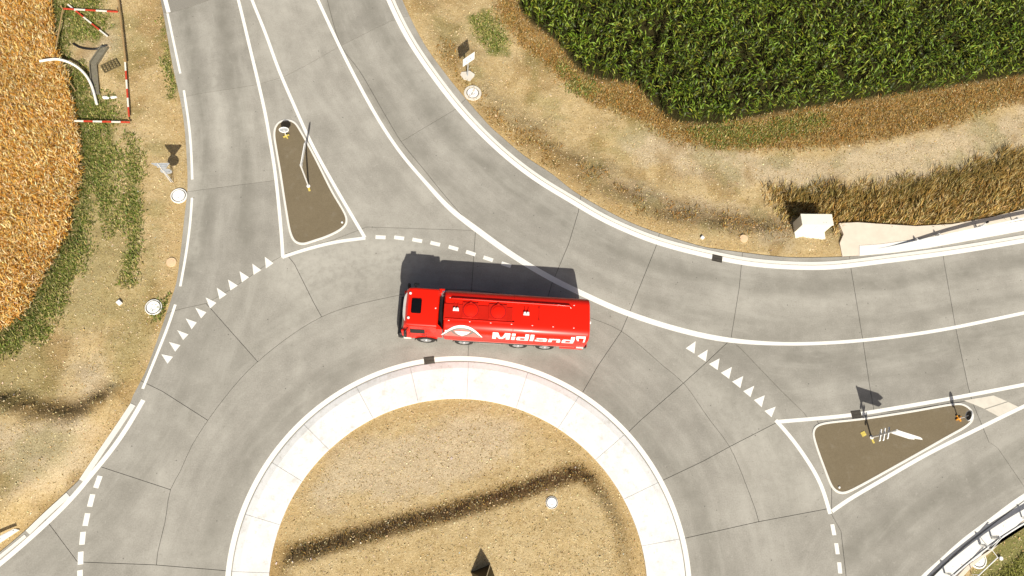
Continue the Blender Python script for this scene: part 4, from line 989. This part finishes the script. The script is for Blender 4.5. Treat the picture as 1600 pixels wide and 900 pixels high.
# concrete pads by the guardrails
def pad(poly, mat, label, z=.02, zb=-.5):
    bm = bmesh.new(); P = GL(poly); P = P[::-1] if np.sum(P[:, 0] * np.roll(P[:, 1], -1) - np.roll(P[:, 0], -1) * P[:, 1]) < 0 else P
    prism(bm, P, zb, z); return tag(bmobj('concrete_pad', bm, M[mat]), label, kind='structure')
pad([(1311,349),(1318,366),(1312,380),(1316,400.5),(1342,399.3),(1342,383.5),(1375,381),(1430,373.5),(1500,362),(1600,343),(1760,312),(1760,297),(1600,327),(1544,340.5),(1487.5,350.5),(1431,353.5),(1375,350),(1340,347.5)], 'pad', 'peach coloured concrete pad behind the upper right guardrail')
pad([(1342.6,384),(1342.6,399.8),(1394,394.8),(1450,387.6),(1600,360.2),(1760,330),(1760,313),(1600,344),(1500,362.8),(1430,374.2),(1375,381.8)], 'pad_white', 'pale concrete strip under the upper right guardrail', .025)
pad([(1760,690),(1606,778.5),(1555,817),(1508,854),(1471,887),(1438,923),(1398,983),(1412,1000),(1465,930),(1495,893),(1530,868),(1568,838),(1618,800),(1770,712)], 'pad_white', 'pale concrete strip under the lower right guardrail', .02)
pad([(1548,862),(1600,812),(1770,726),(1770,714),(1618,801.5),(1569,839.5),(1531,869.5),(1497,894),(1468,931),(1440,970),(1448,978),(1480,935),(1505,900),(1520,884)], 'pad', 'narrow concrete walkway behind the lower right guardrail', .03)
pad([(30,828),(0,848),(-60,893),(-160,970),(-170,960),(-66,882),(0,838.5),(22,826)], 'pad_white', 'pale concrete strip with a guardrail end in the lower left corner', .02)

# guardrails
def guardrail(pts, heights, posts, label, side=1):
    P = relax(spline(GL(pts), .25), 3); L = np.r_[0, np.cumsum(np.hypot(*np.diff(P, axis=0).T))]; hz = np.interp(L / L[-1], *zip(*heights))
    e = tag(empty('guardrail', (0, 0, 0)), label, 'guardrail')
    prof = [(-.02, -.15), (.035, -.115), (.045, -.075), (.0, -.03), (.0, .03), (.045, .075), (.035, .115), (-.02, .15), (-.035, .15), (.02, .11), (.03, .075), (-.015, .03), (-.015, -.03), (.03, -.075), (.02, -.115), (-.035, -.15)]
    T = tangents(P); N = np.c_[-T[:, 1], T[:, 0]] * side; V, F = [], []; m = len(prof)
    for i in range(len(P)):
        for d, z in prof: p = P[i] + N[i] * d; V.append((p[0], p[1], max(hz[i] - .12, -.04) + (z + .15) * .72 * min(1, .35 + hz[i])))
    for i in range(len(P) - 1):
        for j in range(m): F.append((i * m + j, (i + 1) * m + j, (i + 1) * m + (j + 1) % m, i * m + (j + 1) % m))
    F.append(tuple(range(m))); F.append(tuple((len(P) - 1) * m + j for j in range(m))[::-1])
    pymesh('rail', V, F, M['steel'], e)
    for s in posts:
        i = int(np.argmin(np.hypot(*(P - GL([s])[0]).T))); p = P[i] - N[i] * .11
        if hz[i] < .15: continue
        bm = bmesh.new(); a = math.atan2(T[i][1], T[i][0]); box(bm, (p[0], p[1], hz[i] / 2 - .1), (.055, .12, hz[i] + .3), a); box(bm, (*(P[i] - N[i] * .04), hz[i]), (.12, .06, .14), a)
        bmobj('post', bm, M['steel'], e)
    return e
guardrail([(1373,389),(1400,384.5),(1457,373.5),(1525,360.5),(1600,344.5),(1700,324),(1800,303)], [(0, .02), (.24, .40), (.34, .50), (1, .50)], [(1430,379),(1463,372),(1522,361),(1580,349),(1640,337),(1700,324)], 'galvanised guardrail rising out of the pale concrete strip at the upper right road edge', -1)
guardrail([(1760,727),(1680,768),(1599,812),(1551,842),(1510,873),(1478,900),(1440,940),(1405,992)], [(0, .55), (1, .55)], [(1700,758),(1650,785),(1599,812),(1549,844),(1535,854),(1481,898),(1450,930)], 'galvanised guardrail along the lower right road edge', 1)
guardrail([(26,829),(10,838.5),(-8,851),(-66,896),(-150,965)], [(0, .35), (.2, .7), (1, .72)], [(4,842),(-40,875)], 'short galvanised guardrail end in the lower left corner of the verge', 1)
p = G((1526, 357.5)); bm = bmesh.new(); box(bm, (0, 0, .45), (.09, .10, .92), .3, .015); e = bmobj('delineator_post', bm, M['white']); e.location = p; tag(e, 'white delineator post with a dark top behind the upper right guardrail', 'delineator post')
bm = bmesh.new(); box(bm, (0, 0, .97), (.10, .11, .14), .3, .01); bmobj('dark_cap', bm, M['black'], e)

# bent handrail by the lower right manhole
o = on((1564, 873)); e = tag(empty('handrail', (0, 0, 0)), 'thin bent white metal handrail behind the lower right guardrail', 'handrail')
def g3(px, z): return tuple(G(px, z))
bm = bmesh.new()
tube(bm, [g3((1566, 839), .7), g3((1549, 858), .7), g3((1559, 871), .62), g3((1528, 900), .55), g3((1505, 922), .5)], .028, 10); bmobj('rail', bm, M['white'], e, True)
for px, zz in (((1563, 842), .7), ((1549, 858), .7), ((1530, 898), .55)):
    a = np.array(g3(px, zz)); bm = bmesh.new(); tube(bm, [tuple(a), (a[0], a[1], -.05)], .024, 8); bmobj('post', bm, M['steel'], e)
bm = bmesh.new(); cyl(bm, tuple(G((1564, 872.5), .05)), .10, .1, seg=18, bev=.02); o = bmobj('white_post_base', bm, M['white'], None); tag(o, 'small round white post base at the end of the bent handrail', 'post base')

# dark pyramid on the central island
c = on((757, 904)); e = tag(empty('pyramid_ornament', c, .35), 'dark bronze pyramid ornament at the bottom edge of the central island', 'ornament')
V = [(-.5, -.5, 0), (.5, -.5, 0), (.5, .5, 0), (-.5, .5, 0)]; hp = 1.25
faces = [(0, 1), (1, 2), (2, 3), (3, 0)]
for a, b_ in faces: pymesh('side_plate', [V[a], V[b_], (0, 0, hp)], [(0, 1, 2)], M['bronze'], e)
for a in range(4):
    bm = bmesh.new(); tube(bm, [V[a], (0, 0, hp + .02)], .02, 8); bmobj('edge_strip', bm, M['alu'] if a in (1, 2) else M['bronze'], e)

# ------------------------------------------------------------------ fenced pit on the upper left verge
def striped_board(pa, pb, za, zb_, n, first, label, w=.05, hgt_=.15):
    A, B = G(pa, za), G(pb, zb_); d = B - A; L = np.linalg.norm(d); e = tag(empty('barrier_board', tuple(A)), label, 'barrier board', 'red and white barrier boards round the pit')
    a = math.atan2(d[1], d[0]); pit = -math.atan2(d[2], np.hypot(d[0], d[1]))
    for k in range(n):
        c_ = d * ((k + .5) / n); bm = bmesh.new(); box(bm, tuple(c_), (L / n, w if isinstance(w, float) else w, hgt_), a, ry=pit)
        bmobj('red_stripe' if (k + first) % 2 else 'white_stripe', bm, M['board_red'] if (k + first) % 2 else M['board_white'], e)
    return e
striped_board((99, 13.5), (184, 18.5), .18, .18, 5, 1, 'red and white barrier board along the top side of the pit', .085, .05)
striped_board((116, 189), (203, 191), .22, .22, 6, 0, 'red and white barrier board along the bottom side of the pit', .085, .05)
striped_board((195.5, 97), (201.5, 182), .20, .20, 6, 0, 'red and white barrier board along the right side of the pit', .09, .05)
striped_board((106, 7), (168, 57), .05, .12, 5, 0, 'thin red and white board lying aslant across the pit', .08, .05)
def stick(pa, pb, za, zb_, r, mat, name, label, cat):
    bm = bmesh.new(); A, B = G(pa, za), G(pb, zb_); tube(bm, [tuple(A), tuple((A + B) / 2 + np.array([.01, .01, .01])), tuple(B)], r, 8); return tag(bmobj(name, bm, M[mat]), label, cat)
stick((184, -6), (196.5, 97), .25, .22, .055, 'wood', 'timber_rail', 'long brown timber rail continuing the right side of the pit fence upwards', 'timber rail')
stick((98, 15), (84.5, 90), .22, .15, .04, 'wood', 'timber_rail', 'pale thin timber rail on the left side of the pit fence beside the wheat', 'timber rail')
stick((84.5, 93), (104, 122), .12, .10, .04, 'wood', 'timber_rail', 'short timber rail at the edge of the wheat below the white pipe end', 'timber rail')
stick((104, 122), (118, 142), .10, .06, .03, 'wood', 'timber_rail', 'thin stick in the grass running down from the short timber rail', 'timber rail')
for px, lab in (((98.5, 14), 'wooden fence stake at the top left corner of the pit'), ((184.5, 18), 'wooden fence stake at the top right corner of the pit'), ((202.5, 188), 'wooden fence stake at the bottom right corner of the pit'), ((117, 189.5), 'wooden fence stake at the bottom left corner of the pit'), ((85, 92), 'wooden fence stake where the white pipe meets the wheat'), ((196, 97), 'wooden fence stake midway on the right side of the pit')):
    p = on(px); bm = bmesh.new(); box(bm, (0, 0, .12), (.07, .07, .36), .3, .008); o = bmobj('fence_stake', bm, M['wood']); o.location = p; tag(o, lab, 'stake', 'wooden stakes holding the pit fence')
bm = bmesh.new(); P3 = spline(np.array([(*G(p_, z_)[:2], z_) for p_, z_ in (((62, 95.5), .45), ((78, 93), .42), ((90, 92.5), .34), ((107, 97), .28), ((124, 107), .22), ((136, 120), .18), ((144, 136), .12), ((151.5, 163), .02))]), .15); tube(bm, [tuple(p) for p in P3], .075, 12)
tag(bmobj('white_pipe', bm, M['pipe'], None, True), 'curved white plastic pipe rising from the ground towards the wheat', 'pipe')
bm = bmesh.new(); P3 = spline(np.array([(*on(p_)[:2], on(p_)[2] + .10) for p_ in ((115, 69.5), (124, 75), (138, 78), (153, 78), (160, 74), (168, 73))]), .15); tube(bm, [tuple(p) for p in P3], .05, 10)
tag(bmobj('black_hose', bm, M['black'], None, True), 'dark flexible hose lying across the middle of the pit', 'hose')
e = tag(empty('drain_channel', (0, 0, 0)), 'bent grey concrete drain channel running down the pit beside the white pipe', 'drain channel')
for A, B in (((164, 75), (147, 102)), ((147, 102), (151, 148))):
    a, b_ = on(A), on(B); d = b_ - a; L = np.linalg.norm(d); m_ = (a + b_) / 2; az = math.atan2(d[1], d[0])
    bm = bmesh.new(); box(bm, (m_[0], m_[1], m_[2] + .03), (L + .06, .36, .10), az); bmobj('channel_floor', bm, M['trough'], e)
    for s in (-1, 1):
        n_ = np.array([-math.sin(az), math.cos(az)]) * .19 * s; bm = bmesh.new(); box(bm, (m_[0] + n_[0], m_[1] + n_[1], m_[2] + .09), (L + .06, .05, .20), az); bmobj('channel_wall', bm, M['trough'], e)
e = tag(empty('mesh_mat', tuple(on((173, 104))), math.radians(33)), 'small dark square mesh mat lying right of the drain channel', 'mesh mat')
for k in range(4):
    bm = bmesh.new(); box(bm, (0, -.26 + .175 * k, .07), (.95, .05, .05)); bmobj('bar', bm, M['mat'], e)
for k in range(6):
    bm = bmesh.new(); box(bm, (-.45 + .18 * k, 0, .075), (.05, .58, .05)); bmobj('bar', bm, M['mat'], e)
for px, lab in (((178, 152.5), 'pale broken stone at the lower right inside the pit fence'), ((166, 153), 'small pale stone left of the larger broken stone in the pit')):
    bm = bmesh.new(); bmesh.ops.create_icosphere(bm, subdivisions=2, radius=.12)
    for v in bm.verts: v.co = Vector((v.co.x * 1.7, v.co.y * .8, v.co.z * .6)) * (.8 + .4 * random.random())
    o = bmobj('loose_stone', bm, M['lid']); o.location = on(px) + np.array([0, 0, .04]); tag(o, lab, 'stone')

# ------------------------------------------------------------------ vegetation (uncountable growth)
def scatter(poly, dens, soft=0.0, jag=0.0):
    lo, hi_ = poly.min(0) - soft - jag, poly.max(0) + soft + jag; n = int(np.prod(hi_ - lo) * dens)
    P = rng.uniform(lo, hi_, (n, 2)); s = sdist(P, poly)
    if jag: s = s + (fbm(P, .9, 51) - .5) * 2 * jag
    if soft: return P[s > rng.uniform(-soft, soft, n)]
    return P[s > 0]
def in_view(P, m=1.5):
    lo = GL([(0, 0), (1600, 0), (0, 900), (1600, 900)]); return P[(P[:, 0] > lo[:, 0].min() - m) & (P[:, 0] < lo[:, 0].max() + m) & (P[:, 1] > lo[:, 1].min() - m) & (P[:, 1] < lo[:, 1].max() + m)]
def blades(name, P, z, length, width, az, tilt, droop, col, mat):
    """bent blades; tilt = angle from vertical in radians"""
    n = len(P); dx, dy = np.cos(az), np.sin(az); sx, sy = -dy * width / 2, dx * width / 2
    h1 = length * .55; t2 = tilt + droop
    m = np.c_[P[:, 0] + dx * np.sin(tilt) * h1, P[:, 1] + dy * np.sin(tilt) * h1, z + np.cos(tilt) * h1]
    t = m + np.c_[dx * np.sin(t2) * length * .45, dy * np.sin(t2) * length * .45, np.cos(t2) * length * .45]
    b0 = np.c_[P, z]; S = np.c_[sx, sy, np.zeros(n)]
    V = np.stack([b0 - S * .7, b0 + S * .7, m + S, m - S, t], 1).reshape(-1, 3)
    k = np.arange(n)[:, None] * 5
    loops = (k + np.array([0, 1, 2, 3, 3, 2, 4])).ravel(); starts = (np.arange(n)[:, None] * 7 + np.array([0, 4])).ravel()
    return fastmesh(name, V, loops, starts, mat, np.repeat(col, 5, 0))
def pick(n, cols, var=.15):
    cols = np.array(cols); c = cols[rng.integers(0, len(cols), n)]; return np.clip(c * rng.normal(1, var, (n, 1)) * rng.normal(1, .05, (n, 3)), .004, .9)
U = rng.uniform
# wheat
P = in_view(scatter(WHEAT, 820, .18, .15)); n = len(P); base = hgt(P)
col = pick(n, [(.70, .42, .11), (.82, .57, .22), (.58, .29, .05), (.86, .68, .38), (.40, .17, .02)], .16); lumps = fbm(P, 2.2, 61)
col *= (.80 + .45 * lumps)[:, None]
o = blades('wheat', P, base + U(.05, .40, n) * (.6 + .6 * lumps), U(.18, .42, n), U(.024, .050, n), U(0, 6.28, n), U(.25, 1.35, n), U(.3, .8, n), col, M['straw'])
tag(o, 'ripe golden wheat field along the left edge', 'wheat', kind='stuff')
# corn
P = in_view(scatter(CORN, 11.5, .0, .3), 2.5); P = P[d_poly(P, CORN, True) > .05]
def corn_field(P):
    LV, LC = [], []
    nleaf = 5; n = len(P); hp = U(.85, 1.5, n) * (.85 + .3 * fbm(P, 3, 71)); paz = U(0, 3.14, n); tone = fbm(P, 2.6, 75)
    for k in range(nleaf):
        az = paz + (k % 2) * math.pi + rng.normal(0, .45, n); z0 = hp * (.50 + .55 * k / nleaf); L = U(.30, .50, n) * (1 - .25 * abs(k / nleaf - .5)); w = U(.055, .082, n)
        el = U(.6, 1.3, n); s = np.array([0, .34, .68, 1.0]); dx, dy = np.cos(az), np.sin(az)
        pts = []; x = np.zeros(n); z = z0 + hgt(P); ang = el.copy()
        for j in range(4):
            pts.append((x.copy(), z.copy()))
            if j < 3: x = x + np.cos(ang) * L / 3; z = z + np.sin(ang) * L / 3; ang = ang - U(.45, .85, n)
        ws = (.55, 1.0, .75)
        rows = []
        tw = rng.normal(0, .35, n)
        for j in range(4):
            cx, cy = P[:, 0] + dx * pts[j][0], P[:, 1] + dy * pts[j][0]
            if j < 3:
                hw = w * ws[j] / 2
                rows.append(np.c_[cx - dy * hw, cy + dx * hw, pts[j][1] + hw * tw]); rows.append(np.c_[cx + dy * hw, cy - dx * hw, pts[j][1] - hw * tw])
            else: rows.append(np.c_[cx, cy, pts[j][1]])
        LV.append(np.stack(rows, 1))
        c = pick(n, [(.075, .128, .006), (.110, .175, .010), (.038, .064, .004), (.20, .28, .04), (.026, .042, .004)], .18) * (.75 + .5 * tone)[:, None]
        if k < 3: c = c * np.array([1.2, .9, .8])
        LC.append(np.repeat(c, 7, 0))
    V = np.concatenate([v.reshape(-1, 3) for v in LV]); C = np.concatenate(LC); m = len(V) // 7
    k = np.arange(m)[:, None] * 7
    loops = (k + np.array([0, 1, 3, 2, 2, 3, 5, 4, 4, 5, 6])).ravel(); starts = (np.arange(m)[:, None] * 11 + np.array([0, 4, 8])).ravel()
    # stalks
    a = U(0, 6.28, n); r = .014; b = hgt(P)
    SV = np.stack([np.c_[P[:, 0] + r * np.cos(a), P[:, 1] + r * np.sin(a), b], np.c_[P[:, 0] - r * np.cos(a), P[:, 1] - r * np.sin(a), b], np.c_[P, b + hp * 1.02]], 1).reshape(-1, 3)
    o0 = len(V); V = np.concatenate([V, SV]); C = np.concatenate([C, np.tile((.10, .16, .03), (len(SV), 1))])
    l0 = len(loops); loops = np.r_[loops, o0 + np.arange(3 * n)]; starts = np.r_[starts, l0 + np.arange(n) * 3]
    o = fastmesh('corn_crop', V, loops, starts, M['corn'], C); o.data.polygons.foreach_set('use_smooth', np.ones(len(starts), bool)); return o
tag(corn_field(P), 'dense green corn crop filling the upper right field', 'corn', kind='stuff')
# green weeds
parts_ = [scatter(g_, 520, .4, .45) for g_ in GREEN]; P = in_view(np.vstack(parts_)); P = P[(sdist(P, ROADc) < -.12) & ~((P[:, 0] > 20) & (P[:, 1] < 12) & (d_poly(P, se) < 1.9))]; P = P[fbm(P, .8, 81) + .25 * U(0, 1, len(P)) > .42]; n = len(P)
col = pick(n, [(.16, .215, .032), (.12, .170, .022), (.25, .27, .06), (.075, .115, .014), (.36, .33, .10), (.48, .39, .16)], .2)
col = col * (1 - .5 * np.exp(-(d_poly(P, WHEAT, True) / .6) ** 2))[:, None]  # weeds darker beside the wheat: its shadow put into the blade colour
yl = ((P[:, 0] > 20) * (P[:, 1] < 12) * .75)[:, None] + .25 * fbm(P, 1.5, 89)[:, None]; col = col * (1 - yl) + np.array([.27, .27, .06]) * yl * rng.normal(1, .2, (n, 1))
tag(blades('green_weeds', P, hgt(P) - .02, U(.10, .28, n), U(.025, .06, n), U(0, 6.28, n), U(.3, 1.25, n), U(.2, .8, n), col, M['leaf']), 'patches of green weeds along the wheat, the track and the lower right corner', 'weeds', kind='stuff')
# brown dead grass at the corn edge and in the swale
Pa = scatter(BROWN, 260, .35, .3); Pb = scatter(SWALE, 130, .6, .5); Pb = Pb[fbm(Pb, 1.0, 83) > .47]; Pc = rng.uniform((-9, -1.5), (13, 9), (40000, 2)); sp_ = sdist(Pc, PLATEAU); Pc = Pc[(sp_ < .05) & (sp_ > -1.05) & ((d_poly(Pc, CREST) < 1.1) | (U(0, 1, len(Pc)) < .35)) & (np.hypot(*(Pc - C0).T) < ring_r(SI, np.arctan2(Pc[:, 1] - C0[1], Pc[:, 0] - C0[0])) - .6)]; Pc = Pc[fbm(Pc, .6, 87) > .40]; Pd = rng.uniform((-6, 20), (45, 38), (60000, 2)); sc = sdist(Pd, CORN); Pd = Pd[(sc < .25) & (sc > -.75)]; P = in_view(np.vstack([Pa, Pb, Pc, Pd])); P = P[(sdist(P, ROADc) < -.2) | (np.hypot(*(P - C0).T) < 10)]; n = len(P)
col = pick(n, [(.38, .19, .035), (.44, .26, .07), (.28, .14, .028), (.50, .36, .14), (.15, .13, .035), (.36, .21, .06)], .2)
col[np.hypot(*(P - C0).T) < 10] *= np.array([.72, .78, .85])
tag(blades('dead_grass', P, hgt(P) - .02, U(.10, .30, n) * np.where(np.hypot(*(P - C0).T) < 10, .5, 1), U(.018, .04, n), U(0, 6.28, n), U(.3, 1.2, n), U(.2, .7, n), col, M['straw']), 'rusty brown dead grass between the corn and the verge', 'grass', kind='stuff')
# tall dry grass on the bank
P = in_view(scatter(BANK, 360, .8, .7)); P = P[(sdist(P, ROADc) < -.9)]; cb = on((1268, 358))
P = P[~((np.abs(P[:, 0] - cb[0]) < 1.15) & (P[:, 1] < cb[1] + .75) & (P[:, 1] > cb[1] - 1.2))]
padp = GL([(1311,348),(1311,402),(1760,335),(1760,296),(1600,326),(1544,339.5),(1487,349.5),(1431,352.5),(1375,349)]); P = P[~inside(P, padp)]
n = len(P); clump = fbm(P, .7, 91); edge_shade = np.exp(-(d_poly(P, BANK[-5:]) / .9) ** 2) * (.4 + .9 * fbm(P, 1.2, 99)); col = pick(n, [(.42, .25, .065), (.56, .39, .14), (.30, .16, .03), (.66, .51, .24), (.15, .085, .02), (.13, .11, .025)], .2)
col = col * (1 - .55 * edge_shade[:, None]) + pick(n, [(.12, .10, .025), (.09, .085, .02), (.17, .12, .03)], .2) * .55 * edge_shade[:, None]  # blades near the northern edge tinted darker: the bank's shading painted in
gg = (sstep(P[:, 0] + (fbm(P, .8, 93) - .5) * 3, 35, 37.5) * sstep(P[:, 1], 23.0, 24.0))[:, None] * .8; col = col * (1 - gg) + pick(n, [(.15, .18, .03), (.10, .13, .02)], .2) * gg
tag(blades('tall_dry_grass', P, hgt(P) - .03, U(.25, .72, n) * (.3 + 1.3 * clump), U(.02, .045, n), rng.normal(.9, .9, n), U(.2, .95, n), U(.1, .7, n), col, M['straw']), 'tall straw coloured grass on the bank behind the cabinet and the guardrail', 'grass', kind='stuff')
# dry tufts everywhere on the verges
lo = GL([(0, 0), (1600, 0), (0, 900), (1600, 900)]); n = 60000
P = np.c_[U(-26, 44, n), U(-3, 37, n)]; s = sdist(P, ROADc); rcp = np.hypot(*(P - C0).T); rin = ring_r(SI, np.arctan2(P[:, 1] - C0[1], P[:, 0] - C0[0]))
okm = ((s < -.18) | (rcp < rin - .06)) & (sdist(P, WHEAT) < 0) & (sdist(P, CORN) < 0) & ~inside(P, padp)
tuft = fbm(P, 1.3, 95) + .4 * vnoise(P, .4, 97); okm &= tuft > U(.45, 1.0, n); P = P[okm]; n = len(P)
col = pick(n, [(.48, .35, .15), (.58, .46, .24), (.38, .26, .10), (.28, .23, .08), (.64, .53, .31)], .18)
tag(blades('verge_grass', P, hgt(P) - .015, U(.06, .20, n), U(.014, .032, n), U(0, 6.28, n), U(.4, 1.35, n), U(.1, .6, n), col, M['straw']), 'sparse dry grass tufts over the verges and the central island', 'grass', kind='stuff')
# chips, pebbles and straw litter lying on the soil
n = 150000; P = np.c_[U(-26, 44, n), U(-3, 37, n)]; s = sdist(P, ROADc); rcp = np.hypot(*(P - C0).T); rin = ring_r(SI, np.arctan2(P[:, 1] - C0[1], P[:, 0] - C0[0]))
okm = ((s < -.10) | (rcp < rin - .05)) & (sdist(P, WHEAT) < .1) & (sdist(P, CORN) < .3) & ~inside(P, padp); P = P[okm]; n = len(P)
az = U(0, 6.28, n); L = U(.02, .075, n); w = L * U(.25, .8, n); big = U(0, 1, n) < .003; L[big] *= 1.5; w[big] *= 1.6
ca, sa = np.cos(az), np.sin(az); z = hgt(P) + .012; tl = rng.normal(0, .35, n); tl2 = rng.normal(0, .3, n)
def cnr(a, b_): return np.c_[P[:, 0] + ca * a * L / 2 - sa * b_ * w / 2, P[:, 1] + sa * a * L / 2 + ca * b_ * w / 2, z + np.abs(L * tl) / 2 + a * L / 2 * tl + b_ * w / 2 * tl2]
V = np.stack([cnr(-1, -1), cnr(1, -1), cnr(1, 1), cnr(-1, 1)], 1).reshape(-1, 3)
col = pick(n, [(.58, .46, .26), (.70, .58, .37), (.44, .31, .13), (.38, .27, .12), (.55, .45, .28), (.60, .48, .28), (.50, .38, .18)], .15); col[big] = pick(big.sum(), [(.66, .62, .53), (.60, .54, .43)], .08)
tag(fastmesh('straw_litter', V, np.arange(4 * n), np.arange(n) * 4, M['chip'], np.repeat(col, 4, 0)), 'pale chips and pebbles littering the dry soil', 'litter', kind='stuff')
